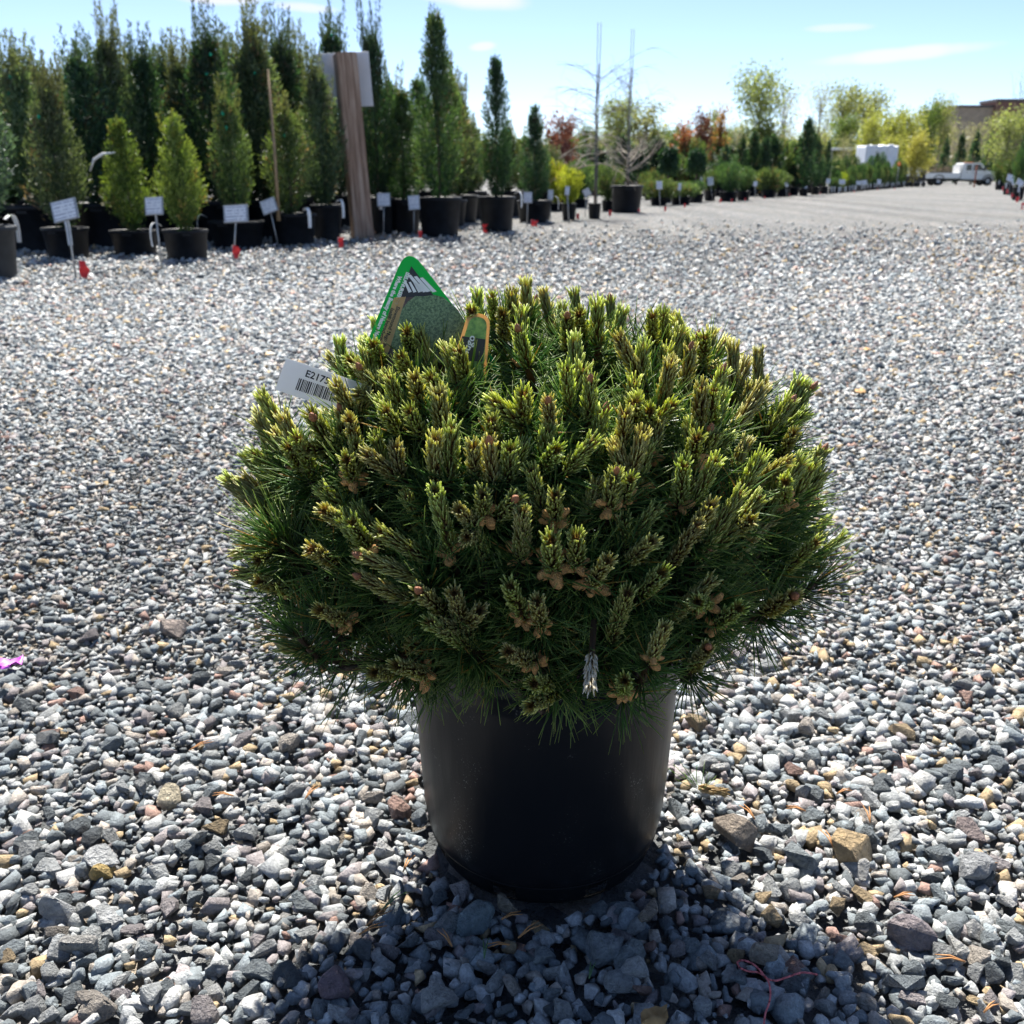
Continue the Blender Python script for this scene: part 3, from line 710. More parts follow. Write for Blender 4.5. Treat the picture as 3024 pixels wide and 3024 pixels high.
    V, T, K = fill.arrays()
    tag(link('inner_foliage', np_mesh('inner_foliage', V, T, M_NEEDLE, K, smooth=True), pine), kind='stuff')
    # wood: trunk and limbs rising from the soil to every whorl
    mb = MB(); mb.tube([(0, 0, .265), (.004, .002, .31), (.0, .006, .36), (-.01, .01, .43)], [.020, .017, .014, .009], 8)
    mb.build('trunk', M_BARK, pine)
    mb = MB(); limbs = []
    for k in range(16):
        th = k * 2.4; e = .15 + .75 * ((k * 7) % 16) / 16
        d = Vector((math.cos(th) * math.cos(e), math.sin(th) * math.cos(e), math.sin(e)))
        b0 = Vector((0, 0, .29 + .09 * (k / 16))); p1 = b0 + d * .10; p2 = b0 + d * .19 + Vector((0, 0, .015))
        mb.tube([b0, p1, p2], [.010, .008, .0055], 6); limbs += [p1, p2, b0 + d * .05]
    for p in paths:
        p = p - PINE0
        a = min(limbs, key=lambda q: (q - p).length)
        m_ = (a + p) * .5 + Vector((0, 0, -.012))
        mb.tube([a, m_, p], [.0048, .0042, .0034], 5, False)
    mb.build('branches', M_BARK, pine)
    # the one bleached shoot hanging over the rim
    tip = hit(1742, 2035, 1.22); base = hit(1748, 1930, 1.08)
    d = (tip - base).normalized()
    o = link('bleached_shoot', BLEACHED, pine, base - PINE0); o.rotation_mode = 'QUATERNION'; o.rotation_quaternion = d.to_track_quat('Z', 'Y'); o.scale = (.85,) * 3
    o['label'] = 'bleached cream shoot hanging over the pot rim'
build_shoots()
# ================================================================= the nursery rows
M_FOL = mat_leaf('conifer_foliage', trans=.38, rough=.55, hue=.018, val=.2, tmul=(1.35, 1.4, .6))
M_LEAF = mat_leaf('spring_leaf', trans=.45, rough=.55, hue=.02, val=.15, tmul=(1.2, 1.25, .7))
M_TRUNK = mat_plain('grey_bark', (.12, .09, .07), .9, .3, 20, .5, 60)
M_PALE = mat_plain('pale_dry_twig', (.42, .36, .29), .85, .25, 20)
M_BPOT = mat_plain('nursery_pot_plastic', (.008, .010, .014), .5, .5, 6, .15, 30, spec=.22)
M_GPOT = mat_plain('grey_pot_plastic', (.03, .034, .04), .5, .3, 6, .1, 30, spec=.25)
M_MULCH = mat_plain('pot_mulch', (.07, .05, .035), .95, .5, 20, 1, 40)
M_WHITE = mat_plain('white_plastic_tag', (.72, .73, .74), .45, .04, 5)
M_STEEL = mat_plain('galvanised_stake', (.34, .35, .36), .45, .15, 30, metallic=.6)
M_RED = mat_plain('red_flag_vinyl', (.75, .03, .035), .55, .1, 20)
M_GREEN = mat_plain('green_tie_tape', (.0, .33, .17), .5, .1, 20)
M_BOARD = mat_plain('white_sign_board', (.56, .57, .60), .55, .06, 3)

def leaf_soup(rg, B, D, L, w, K):
    """n leaf slivers (two triangles folded along the middle) as arrays"""
    n = len(B); D = D / np.linalg.norm(D, axis=1, keepdims=True)
    r = rg.normal(size=(n, 3)); U = np.cross(D, r); U /= np.linalg.norm(U, axis=1, keepdims=True) + 1e-9
    V = np.empty((n, 4, 3)); V[:, 0] = B; V[:, 1] = B + D * (L * .5)[:, None] + U * w[:, None]; V[:, 2] = B + D * L[:, None]; V[:, 3] = B + D * (L * .45)[:, None] - U * w[:, None]
    F = np.arange(n * 4).reshape(n, 4)
    return V.reshape(-1, 3), F, np.repeat(K, 4, 0)
def conifer_mesh(seed, H, R0, prof, nb, nl, up, leaf, cols, wisp=6, z0=.02, droop=0.0, body=1.0):
    """crown of one conifer, H high above the pot, built of sprays along rising branches"""
    rg = np.random.default_rng(seed)
    Hb = H * body; u = rg.random(nb) ** 1.15 * .93 + z0 * .5
    az = np.arange(nb) * 2.39996 + rg.normal(0, .3, nb)
    lump = 1 + .22 * np.sin(az * 2 + u * 9 + seed) + rg.normal(0, .12, nb)
    rr = R0 * np.interp(u, *zip(*prof)) * np.clip(lump, .5, 1.5)
    el = np.radians(np.minimum(up + rg.normal(0, 7, nb), max(up + 4, 72)))
    zb = u * Hb - rr * np.tan(el) * .55; zb = np.maximum(zb, z0 * H)
    k = rg.integers(0, nb, nb * nl); k.sort()
    n = len(k)
    t = rg.random(n) ** .6
    ax = az[k] + rg.normal(0, .10, n)
    rad = rr[k] * t
    P = np.stack([np.cos(ax) * rad, np.sin(ax) * rad, zb[k] + rr[k] * np.tan(el[k]) * t ** 1.3 - droop * rad * t], 1)
    P += rg.normal(0, 1, (n, 3)) * (R0 * .08)
    ok = P[:, 2] < Hb * (1.0 - .10 * rg.random(n)); P[:, 2] = np.maximum(P[:, 2], .01)
    # nothing bulges past the outline towards the pointed top
    lim = R0 * 1.25 * np.interp(np.clip(P[:, 2] / Hb, 0, 1), *zip(*prof)) + .03
    ok &= np.hypot(P[:, 0], P[:, 1]) < lim
    D = np.stack([np.cos(ax) * np.cos(el[k]), np.sin(ax) * np.cos(el[k]), np.sin(el[k]) - droop], 1) + rg.normal(0, .45, (n, 3))
    tint = rg.random(nb)[k]; f = rg.uniform(.72, 1.3, n)
    base, tip, dead = [np.array(c) for c in cols]
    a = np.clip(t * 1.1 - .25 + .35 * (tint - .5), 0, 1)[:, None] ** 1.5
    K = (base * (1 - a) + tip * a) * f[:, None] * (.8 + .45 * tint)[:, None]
    dd = (rg.random(nb) < .06)[k]; K[dd] = dead * f[dd][:, None]
    L = leaf * 1.15 * rg.uniform(.6, 1.4, n); w = L * rg.uniform(.09, .16, n)
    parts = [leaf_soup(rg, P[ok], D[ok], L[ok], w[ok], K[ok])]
    for q in range(wisp):                       # loose leaders above the crown
        h0 = H * rg.uniform(.55, .8) * (1 if q else .95); a_ = rg.uniform(0, 6.28); r0 = R0 * rg.uniform(.1, .6) * (1 if q else 0)
        h1 = min(H, h0 + H * rg.uniform(.12, .3)) if q else H
        m = int(75 * max(.6, (h1 - h0) / .5)); s = rg.random(m)
        cx, cy = math.cos(a_) * r0, math.sin(a_) * r0
        B = np.stack([cx * (.8 + .35 * s), cy * (.8 + .35 * s), h0 + (h1 - h0) * s], 1)
        dv = rg.normal(0, .42, (m, 3)); dv[:, 2] = 1.0
        B += rg.normal(0, 1, (m, 3)) * (.035 * (1 - s) + .006)[:, None] * (H / 2.5)
        Lw = leaf * rg.uniform(.7, 1.6, m) * (1.1 - .4 * s)
        Kw = (base * .35 + tip * .35 + dead * .3) * rg.uniform(.7, 1.3, m)[:, None]
        parts.append(leaf_soup(rg, B, dv, Lw, Lw * .11, Kw))
    V = []; F = []; K = []; o = 0
    for v, f_, k_ in parts: V.append(v); F.append(f_ + o); K.append(k_); o += len(v)
    return np_mesh('crown', np.concatenate(V), np.concatenate(F), M_FOL, np.concatenate(K))

P_COL = [(0, .75), (.12, 1), (.4, .92), (.62, .72), (.8, .44), (.92, .2), (1, .04)]
P_CONE = [(0, .92), (.08, 1), (.35, .82), (.65, .55), (.85, .3), (1, .05)]
P_EGG = [(0, .62), (.2, 1), (.5, .92), (.8, .55), (1, .08)]
P_BALL = [(0, .55), (.25, .95), (.5, 1), (.8, .72), (1, .15)]
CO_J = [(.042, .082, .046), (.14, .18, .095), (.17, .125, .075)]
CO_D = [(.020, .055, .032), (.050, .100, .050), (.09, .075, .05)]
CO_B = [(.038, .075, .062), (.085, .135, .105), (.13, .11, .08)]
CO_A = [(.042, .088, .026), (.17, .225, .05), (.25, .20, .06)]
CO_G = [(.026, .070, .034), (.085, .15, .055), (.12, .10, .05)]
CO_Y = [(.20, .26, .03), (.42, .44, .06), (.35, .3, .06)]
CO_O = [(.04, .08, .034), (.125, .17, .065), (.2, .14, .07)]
CROWN = {}
def style(key, n, H, R0, prof, nb, nl, up, leaf, cols, **kw):
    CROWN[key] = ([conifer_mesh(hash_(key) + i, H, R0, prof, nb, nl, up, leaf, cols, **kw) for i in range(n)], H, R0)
def hash_(k): return sum(ord(c) * (i + 3) for i, c in enumerate(k))
style('juniper', 3, 2.4, .40, P_COL, 210, 46, 66, .062, CO_J, wisp=26, body=.84)
style('dark', 3, 2.4, .40, P_COL, 220, 46, 64, .060, CO_D, wisp=22, body=.86)
style('blue', 2, 2.2, .5, P_EGG, 230, 48, 62, .062, CO_B, wisp=6)
style('olive', 2, 2.2, .40, P_COL, 210, 44, 66, .06, CO_O, wisp=16, body=.88)
style('arb', 3, 1.2, .28, P_CONE, 190, 44, 60, .042, CO_A, wisp=3)
style('pyramid', 2, 2.4, .46, P_CONE, 240, 46, 55, .06, CO_G, wisp=5)
style('pyramid_dark', 2, 2.2, .42, P_CONE, 240, 46, 55, .058, CO_D, wisp=5)
style('ball', 3, .8, .5, P_BALL, 120, 34, 45, .075, CO_G, wisp=0)
style('ball_olive', 2, .8, .5, P_BALL, 120, 34, 45, .075, CO_O, wisp=0)
style('yellow', 2, .7, .42, P_BALL, 90, 30, 55, .08, CO_Y, wisp=0)
style('spread', 3, .45, .8, P_BALL, 150, 32, 22, .09, CO_O, wisp=0)
style('spruce', 2, 5.0, 1.5, P_CONE, 170, 24, 8, .26, CO_D, wisp=2)
style('column_far', 2, 2.6, .42, P_COL, 110, 26, 66, .12, CO_D, wisp=3)

def pot_mesh(kind, mat):
    mb = MB()
    if kind == 'squat': pr = [(.40, 0), (.425, .01), (.43, .05), (.49, .60), (.515, .605), (.52, .665), (.50, .675), (.485, .66), (.47, .60), (.41, .1)]
    else: pr = [(.37, 0), (.40, .012), (.405, .06), (.47, .82), (.50, .83), (.505, .90), (.485, .91), (.465, .89), (.45, .82), (.38, .1)]
    mb.lathe(pr, 40)
    if kind == 'squat':
        for s in (-1, 1): mb.box(-.09, .09, s * .50 - .03, s * .50 + .03, .56, .60)
    return mb.mesh('pot', mat)
POTS = {('squat', 0): pot_mesh('squat', M_BPOT), ('tall', 0): pot_mesh('tall', M_BPOT), ('squat', 1): pot_mesh('squat', M_GPOT), ('tall', 1): pot_mesh('tall', M_GPOT)}
def _m():
    mb = MB(); mb.lathe([(.455, 0), (.3, .02), (.001, .03)], 24); return mb.mesh('mulch', M_MULCH)
MULCH = _m()
def _t():
    mb = MB(); mb.tube([(0, 0, -.05), (.01, 0, .3), (-.01, .01, .7), (0, 0, 1.0)], [.03, .026, .018, .006], 7); return mb.mesh('trunk', M_TRUNK)
TRUNK = _t()
def _ht():
    """white strip tag folded over a pot rim"""
    mb = MB(); n = 8; vs = []; fs = []
    for i in range(n + 1):
        t = i / n; x = .005 + .09 * math.sin(t * 1.9); z = .03 + .05 * math.sin(t * 3.0) - .16 * t * t
        for s in (-.018, .018): vs += [(x, s, z), (x + .003, s, z + .003)]
    for i in range(n):
        a = i * 4; b = a + 4
        fs += [(a, a+2, b+2, b), (a+1, b+1, b+3, a+3), (a, b, b+1, a+1), (a+2, a+3, b+3, b+2)]
    mb.add(vs, fs, True); return mb.mesh('hang_tag', M_WHITE)
HTAG = _ht()
def _tie():
    mb = MB(); mb.tube([(0, 0, -.02), (.01, 0, 0), (0, .005, .02)], [.012, .022, .01], 6); return mb.mesh('tie', M_GREEN)
TIE = _tie()
nrng = random.Random(77)
def potted(name, label, cat, group, loc, pot_r, pot_h, key, crown_h, crown_r, kind='squat', grey=0, htag=None, tie=0, tilt=0.0):
    """a plant in its pot: pot, mulch, trunk and crown"""
    e = empty(name, loc, nrng.uniform(-.4, .4)); tag(e, label, cat, group)
    ph = .675 if kind == 'squat' else .91
    p = link('pot', POTS[(kind, grey)], e); p.scale = (pot_r / .5, pot_r / .5, pot_h / ph)
    m = link('mulch', MULCH, p, (0, 0, ph * .88))
    ms, H, R0 = CROWN[key]
    c = link('crown', ms[nrng.randrange(len(ms))], e, (0, 0, pot_h * .86)); c.scale = (crown_r / R0, crown_r / R0, crown_h / H); c.rotation_euler = (tilt, nrng.gauss(0, .012), nrng.uniform(0, 6.28))
    t = link('trunk', TRUNK, e, (0, 0, pot_h * .86)); t.scale = (crown_r * 2, crown_r * 2, crown_h * .8)
    if htag is not None:
        h = link('hang_tag', HTAG, e, (math.cos(htag) * pot_r, math.sin(htag) * pot_r, pot_h)); h.rotation_euler = (0, 0, htag); h.scale = (1.3,) * 3
    for k in range(tie):
        q = link('tie', TIE, e, (nrng.uniform(-.06, .06), -crown_r * .42, pot_h + crown_h * (.62 + .09 * k)))
    return e
def by_base(px, by, hw, rim, top):
    """base point, pot radius, pot height, plant height from photo pixels; the front of the pot touches at by"""
    g = GF(px, by); Y = g.y; r = hw * pxm(Y, .3); g = Vector((g.x * (Y + r) / Y, Y + r, GZ(0, Y + r) + .0)); Yc = Y + r
    ph = AT(px, rim, Yc - r * .2).z - g.z; H = AT(px, top, Yc).z - g.z
    return g, r, ph, H

GR1 = 'tall conifers in pots behind the gravel'
def front_row():
    rows = [  # px, base y, pot half width, rim y, top y, crown half width px, style, kind, label, tag angle, ties
        (-38, 833, 108, 668, 190, 128, 'blue', 'tall', 'wide blue-green juniper in a large grey pot beside the first sign stake', 1.0, 0, 1),
        (205, 765, 66, 672, 150, 80, 'juniper', 'squat', 'ragged grey-green juniper in a black pot behind the tilted white sign card', -.9, 1, 0),
        (403, 758, 68, 680, 345, 70, 'arb', 'squat', 'short bright green arborvitae in a black pot with a bent white band at its top', None, 0, 0),
        (556, 772, 66, 678, 322, 70, 'arb', 'squat', 'short yellow-green cone-shaped arborvitae in a black pot with a white tag ribbon', 3.4, 0, 0),
        (705, 735, 82, 652, 215, 62, 'olive', 'squat', 'narrow olive column conifer in a black pot behind the wide framed sign card', -2.6, 2, 0),
        (868, 727, 72, 630, 270, 78, 'olive', 'squat', 'bushy olive conifer with a thin bare brown stake in a black pot', -.6, 1, 0),
        (968, 711, 46, 605, 120, 72, 'juniper', 'tall', 'grey-green juniper in a narrow black pot just left of the timber post', -.8, 0, 0),
        (1122, 690, 50, 583, -10, 62, 'dark', 'tall', 'tall dark conifer standing directly behind the timber post and its board', -1.6, 0, 0),
        (1197, 688, 48, 588, 250, 70, 'pyramid', 'squat', 'loose mid-green conifer between the timber post and the tall pyramid', None, 0, 0),
        (1300, 698, 68, 582, 12, 76, 'pyramid', 'tall', 'tall slender deep green pyramid conifer in the widest black pot of the row', None, 0, 0),
        (1467, 683, 57, 580, 150, 52, 'pyramid_dark', 'tall', 'dark pointed conifer with thin top and white strip tag over the pot rim', -.5, 0, 0),
        (1578, 656, 52, 592, 300, 48, 'pyramid_dark', 'squat', 'smallest dark pyramid conifer at the end of the tall row', -.4, 0, 0)]
    for px, by, hw, rim, top, cw, key, kind, lab, ht, ties, grey in rows:
        g, r, ph, H = by_base(px, by, hw, rim, top)
        e = potted('potted_conifer', lab, 'potted conifer', None, g, r, ph, key, H - ph * .86, cw * pxm(g.y, 1.0), kind, grey, ht, ties)
        if 'bare brown stake' in lab:
            mb = MB(); mb.tube([(.0, -.36, ph * .8), (.0, -.33, H * .6), (-.02, -.3, H * 1.12)], [.024, .02, .012], 6); mb.build('stake', M_PALE2, e)
        if 'bent white band' in lab:
            mb = MB(); pts = [(-.30, -.2, H * .62), (-.24, -.22, H * .70), (-.14, -.22, H * .74), (-.02, -.2, H * .75)]; mb.tube(pts, [.010, .016, .014, .006], 6); mb.build('trunk_band', M_WHITE, e)
M_PALE2 = mat_plain('bamboo_stake', (.30, .21, .12), .7, .2, 20)
front_row()

def back_rows():
    tops = [(30, 85, 11.5, 'juniper'), (75, 110, 13.2, 'dark'), (-70, 60, 12, 'dark'), (-150, 90, 11.5, 'juniper'), (145, 175, 13.5, 'juniper'), (222, 72, 12.2, 'dark'), (298, 3, 12.6, 'juniper'), (345, 150, 14.3, 'dark'), (402, 66, 13, 'dark'),
            (440, 130, 14.8, 'juniper'), (475, 92, 14.2, 'dark'), (515, 82, 13.2, 'juniper'), (590, -6, 13, 'dark'), (640, 70, 15, 'juniper'), (690, 66, 14, 'dark'), (735, -8, 13.8, 'juniper'), (775, 80, 16, 'dark'), (820, 18, 15, 'dark'),
            (858, 55, 16.3, 'juniper'), (915, 160, 15.2, 'olive'), (975, -5, 17, 'dark'), (1060, 160, 18, 'olive'), (1135, 170, 17, 'olive'), (1165, 280, 19, 'olive'), (1235, 215, 20, 'pyramid'),
            (1310, 150, 17.2, 'olive'), (1350, 205, 18.5, 'juniper'), (1335, 270, 21, 'dark'), (1380, 330, 20, 'olive'), (1400, 345, 22, 'olive'), (1500, 350, 21, 'olive'), (1545, 370, 22.5, 'olive'), (1590, 400, 24, 'olive'), (1640, 425, 26, 'juniper'),
            (-20, 160, 16, 'juniper'), (110, 200, 16.5, 'dark'), (180, 150, 17, 'juniper'), (260, 130, 16, 'dark'), (370, 150, 17, 'juniper'), (430, 160, 17.5, 'dark'), (550, 120, 16.5, 'juniper'), (620, 130, 17.5, 'dark'), (665, 110, 18, 'juniper'), (760, 130, 18, 'dark'), (890, 150, 18.5, 'juniper'), (940, 170, 18, 'dark'), (1080, 230, 20, 'juniper'), (1275, 250, 22, 'olive')]
    lab = {'juniper': 'tall wispy grey-green juniper column in the crowded rows behind the front pots', 'dark': 'tall dark green conifer column in the crowded rows behind the front pots',
           'olive': 'olive-green conifer filling the gaps behind the pyramid conifers', 'pyramid': 'mid-green pyramid conifer half hidden behind the tallest pyramid'}
    refs = [(-38, 'the wide blue-green juniper'), (205, 'the ragged grey-green juniper'), (403, 'the short arborvitae with white band'), (556, 'the yellow-green cone arborvitae'), (705, 'the narrow olive column'), (868, 'the bushy olive conifer with stake'),
            (968, 'the juniper left of the post'), (1068, 'the timber post'), (1300, 'the tallest pyramid conifer'), (1467, 'the dark thin-topped conifer'), (1578, 'the smallest dark pyramid')]
    seen = {}; named = {'juniper': 'wispy grey-green juniper', 'dark': 'dark green conifer column', 'olive': 'olive-green conifer', 'pyramid': 'mid-green pyramid conifer'}
    for tx, ty, Y, key in sorted(tops, key=lambda q: q[2]):
        P = AT(tx, ty, Y); dep = Y * math.cos(PITCH) + .4 * math.sin(PITCH); sx = 1512 + P.x / dep * FPX
        ref = min(refs, key=lambda q: abs(q[0] - sx))[1]; k = seen.get((key, ref), 0); seen[(key, ref)] = k + 1
        where = ('just behind', 'a row farther behind', 'deepest behind', 'deepest behind')[k]
        text = named[key] + ' standing ' + where + ' ' + ref
        ph = nrng.uniform(.42, .52)
        potted('potted_conifer', text, 'potted conifer', GR1 + ', ' + key, (P.x, Y, GZ(0, Y)), nrng.uniform(.30, .36), ph, key, P.z - ph * .86, nrng.uniform(.34, .44) * (1 if ty < 140 else .95), 'squat', 0, None, nrng.choice([0, 0, 1, 2, 3]))
back_rows()

# ---- saplings on tall poles
def branch_tube(mb, rg, p, d, L, r, depth, droop, bend=.25):
    pts = [Vector(p)]; dd = Vector(d).normalized(); n = 5
    for i in range(n):
        dd = (dd + Vector((rg.gauss(0, bend * .35), rg.gauss(0, bend * .35), rg.gauss(0, bend * .25) - droop / n))).normalized()
        pts.append(pts[-1] + dd * (L / n))
    mb.tube(pts, [r * (1 - .16 * i) for i in range(n + 1)], 4, False)
    if depth > 0:
        for k in range(3 if depth > 1 else 4):
            i = rg.randrange(1, n)
            sd = (pts[i+1] - pts[i]).normalized(); q = Vector((rg.gauss(0, 1), rg.gauss(0, 1), rg.gauss(.1, .7)))
            branch_tube(mb, rg, pts[i], sd * .7 + q.normalized() * .75, L * rg.uniform(.35, .6), r * .5, depth - 1, droop, bend)
    return pts
def staked_tree(px, by, hw, rim, top, label, seed, lowpale, kind, offx=0.0):
    g, r, ph, H = by_base(px, by, hw, rim, top); rg = random.Random(seed)
    e = empty('staked_sapling', g); tag(e, label, 'young tree')
    k = .675 if kind == 'squat' else .91
    p = link('pot', POTS[(kind, 0)], e); p.scale = (r / .5, r / .5, ph / k); link('mulch', MULCH, p, (0, 0, k * .88))
    for s in (-1, 1):
        mb = MB(); mb.tube([(s * .022 + .02, 0, ph * .8), (s * .024, 0, H * .5), (s * .028, 0, H)], [.010, .008, .006], 6); mb.build('pole', M_STEELPOLE, e)
    mb = MB(); tr = [(.0, 0, ph * .8), (.01, .03, H * .3), (-.02, .02, H * .55), (.01, 0, H * .8)]; mb.tube(tr, [.026, .022, .016, .008], 7); mb.build('trunk', M_TRUNK, e)
    mb = MB()
    for q in range(24):
        z = H * rg.uniform(.40, .74); a = rg.uniform(0, 6.28)
        branch_tube(mb, rg, (0, 0, z), (math.cos(a), math.sin(a), rg.uniform(.2, 1.1)), rg.uniform(.7, 1.35), .0065, 1, .55, .35)
    mb.build('upper_branches', M_TRUNK, e)
    mb = MB()
    for q in range(16):
        z = H * rg.uniform(lowpale[0], lowpale[1]); a = rg.uniform(0, 6.28)
        branch_tube(mb, rg, (0, 0, z), (math.cos(a), math.sin(a), lowpale[2] + rg.uniform(-.2, .2)), rg.uniform(.6, 1.05), .014, 1, lowpale[3], .3)
    mb.build('lower_branches', M_PALE, e)
    return e
M_STEELPOLE = mat_plain('weathered_pole', (.12, .15, .16), .6, .2, 8)
staked_tree(1755, 645, 20, 600, 66, 'bare sapling tied to a tall pole with pale drooping twigs in a small pot', 5, (.26, .44, .25, .8), 'tall')
staked_tree(1849, 627, 47, 547, 86, 'bare sapling on the second tall pole in a wide black pot with pale upcurved limbs', 9, (.22, .34, .3, -.55), 'squat')

# ---- low shrubs and pots beyond the tall row
def low_rows():
    rows = [  # px, base y, pot half width, rim y, top y, crown half width px, style, kind, label
        (1680, 649, 23, 601, 495, 42, 'yellow', 'tall', 'bright yellow-green feathery shrub in a small black pot'),
        (1795, 622, 20, 592, 480, 42, 'ball_olive', 'tall', 'dull olive shrub between the two staked saplings'),
        (1640, 622, 26, 600, 480, 40, 'yellow', 'squat', 'yellow-green shrub low behind the last small conifer'),
        (1712, 612, 26, 588, 470, 48, 'ball_olive', 'squat', 'olive shrub behind the bright feathery shrub'),
        (1945, 606, 26, 582, 528, 60, 'spread', 'squat', 'low spreading juniper with yellow tips beside the wide black pot'),
        (2010, 604, 30, 580, 538, 52, 'spread', 'squat', 'low spreading juniper with a red flag at its pot'),
        (1925, 590, 24, 568, 505, 40, 'spread', 'squat', 'spreading juniper in the second line behind the low junipers'),
        (2055, 598, 22, 570, 532, 26, 'ball', 'squat', 'small round dark shrub at the end of the low junipers'),
        (2096, 592, 18, 562, 500, 26, 'ball_olive', 'tall', 'loose shrub in a black pot between two leaning white cards'),
        (2150, 594, 27, 566, 478, 40, 'ball', 'squat', 'large round dark green shrub in a wide black pot'),
        (2194, 591, 20, 564, 490, 30, 'ball', 'squat', 'round dark shrub in the pot next to the largest round shrub'),
        (2268, 583, 22, 560, 496, 46, 'spread', 'squat', 'broad green spreading shrub with several white cards'),
        (2310, 580, 18, 556, 512, 26, 'ball_olive', 'tall', 'small olive shrub in a black pot beside the dark columns')]
    for px, by, hw, rim, top, cw, key, kind, lab in rows:
        g, r, ph, H = by_base(px, by, hw, rim, top)
        potted('potted_shrub', lab, 'potted shrub', None, g, r, ph, key, max(.2, H - ph * .86), cw * pxm(g.y, .6), kind)
    # weeping standards
    for px, by, top, cw, lab in ((1968, 597, 440, 26, 'weeping evergreen grafted on a bare stem, the fuller of two'), (2050, 594, 443, 24, 'weeping evergreen on a thin pale stem beside a bushy pot'), (1880, 585, 445, 28, 'weeping evergreen half hidden behind the wide black pot')):
        g, r, ph, H = by_base(px, by, 17, by - 30, top); e = empty('weeping_evergreen', g); tag(e, lab, 'potted tree')
        p = link('pot', POTS[('squat', 0)], e); p.scale = (r / .5, r / .5, ph / .675); link('mulch', MULCH, p, (0, 0, .6))
        mb = MB(); mb.tube([(0, 0, ph * .8), (.02, 0, H * .6), (0, 0, H * .9)], [.03, .025, .02], 6); mb.build('stem', M_TRUNK, e)
        rg = np.random.default_rng(int(px)); n = 2600; a = rg.uniform(0, 6.28, n); t = rg.random(n); R0 = cw * pxm(g.y, 1)
        rad = R0 * np.minimum(1, t * 2.2) ** .6 * rg.uniform(.55, 1.05, n); z = H - R0 * .2 - np.maximum(0, t - .35) * H * .58 + rg.normal(0, .05, n)
        B = np.stack([np.cos(a) * rad, np.sin(a) * rad, z], 1); D = np.stack([np.cos(a) * .3, np.sin(a) * .3, -np.ones(n)], 1) + rg.normal(0, .4, (n, 3))
        L = .12 * rg.uniform(.6, 1.4, n); K = (np.array(CO_D[0]) * (1 - t[:, None] * .5) + np.array(CO_G[1]) * .5 * t[:, None]) * rg.uniform(.7, 1.3, n)[:, None]
        link('crown', np_mesh('crown', *leaf_soup(rg, B, D, L, L * .2, K)[:2], M_FOL, np.repeat(K, 4, 0)), e)
    # dark columns farther along
    for px, by, top, cw, key in ((2345, 576, 405, 24, 'column_far'), (2372, 578, 345, 28, 'column_far'), (2406, 574, 400, 19, 'column_far'), (2432, 572, 408, 14, 'column_far'), (2325, 570, 455, 20, 'column_far'), (2390, 570, 380, 18, 'column_far'), (2250, 578, 400, 24, 'column_far'), (2215, 578, 385, 22, 'column_far'), (2180, 578, 400, 22, 'column_far'), (2135, 580, 420, 22, 'column_far')):
        g, r, ph, H = by_base(px, by, 13, by - 22, top)
        near = px > 2320
        potted('potted_conifer', 'dark narrow conifer column beside the white-tagged pots' if near else 'dark narrow conifer column behind the round dark shrubs', 'potted conifer', 'dark columns by the tagged pots' if near else 'dark columns behind round shrubs', g, r, ph, key, H - ph * .86, cw * pxm(g.y, 1))
low_rows()

# ---- the far stretch of the row, white-tagged pots up to the truck
def far_rows():
    rg = random.Random(31)
    for i in range(26):
        px = 2452 + i * 8.4; by = 571 - i * .72
        key = rg.choice(['ball', 'ball_olive', 'ball', 'yellow' if i in (3, 4) else 'ball', 'spread'])
        g, r, ph, H = by_base(px, by, rg.uniform(5, 7), by - rg.uniform(12, 16), by - rg.uniform(42, 85))
        potted('potted_shrub', 'small potted shrub with a white tag in the far end of the left row', 'potted shrub', 'far tagged shrubs of the left row', g, r, ph, key, max(.3, H - ph * .86), rg.uniform(9, 15) * pxm(g.y, 1), 'tall', 0, -1.6)
    for i in range(14):
        px = 2460 + i * 15; by = 562 - i * .9
        g, r, ph, H = by_base(px, by, 7, by - 14, by - rg.uniform(70, 115))
        potted('potted_shrub', 'taller evergreen behind the far tagged shrubs', 'potted shrub', 'second line behind far tagged shrubs', g, r, ph, rg.choice(['column_far', 'ball', 'ball_olive']), max(.3, H - ph * .86), rg.uniform(10, 16) * pxm(g.y, 1), 'tall')
far_rows()

# ---- right-hand row
def right_row():
    for i, (px, by, hw, rim, top, cw, key, lab) in enumerate([(2950, 560, 13, 536, 478, 26, 'spread', 'grey-green shrub in the last pot of the right-hand row'), (2975, 574, 15, 544, 470, 28, 'ball_olive', 'olive shrub with white cards, second from the far end of the right-hand row'),
            (3004, 590, 18, 552, 440, 26, 'ball', 'dark upright shrub in the right-hand row beside white cards'), (3046, 606, 24, 560, 430, 34, 'pyramid_dark', 'dark conifer standing at the right edge of the gravel lane'), (3110, 640, 30, 580, 400, 50, 'olive', 'olive conifer in the nearest pot of the right-hand row'),
            (3010, 560, 12, 540, 372, 22, 'column_far', 'dark column conifer behind the right-hand row'), (3050, 570, 14, 545, 380, 26, 'column_far', 'second dark column conifer behind the right-hand row')]):
        g, r, ph, H = by_base(px, by, hw, rim, top)
        potted('potted_shrub', lab, 'potted shrub', None, g, r, ph, key, max(.3, H - ph * .86), cw * pxm(g.y, 1), 'tall', 0, -2.0)
right_row()

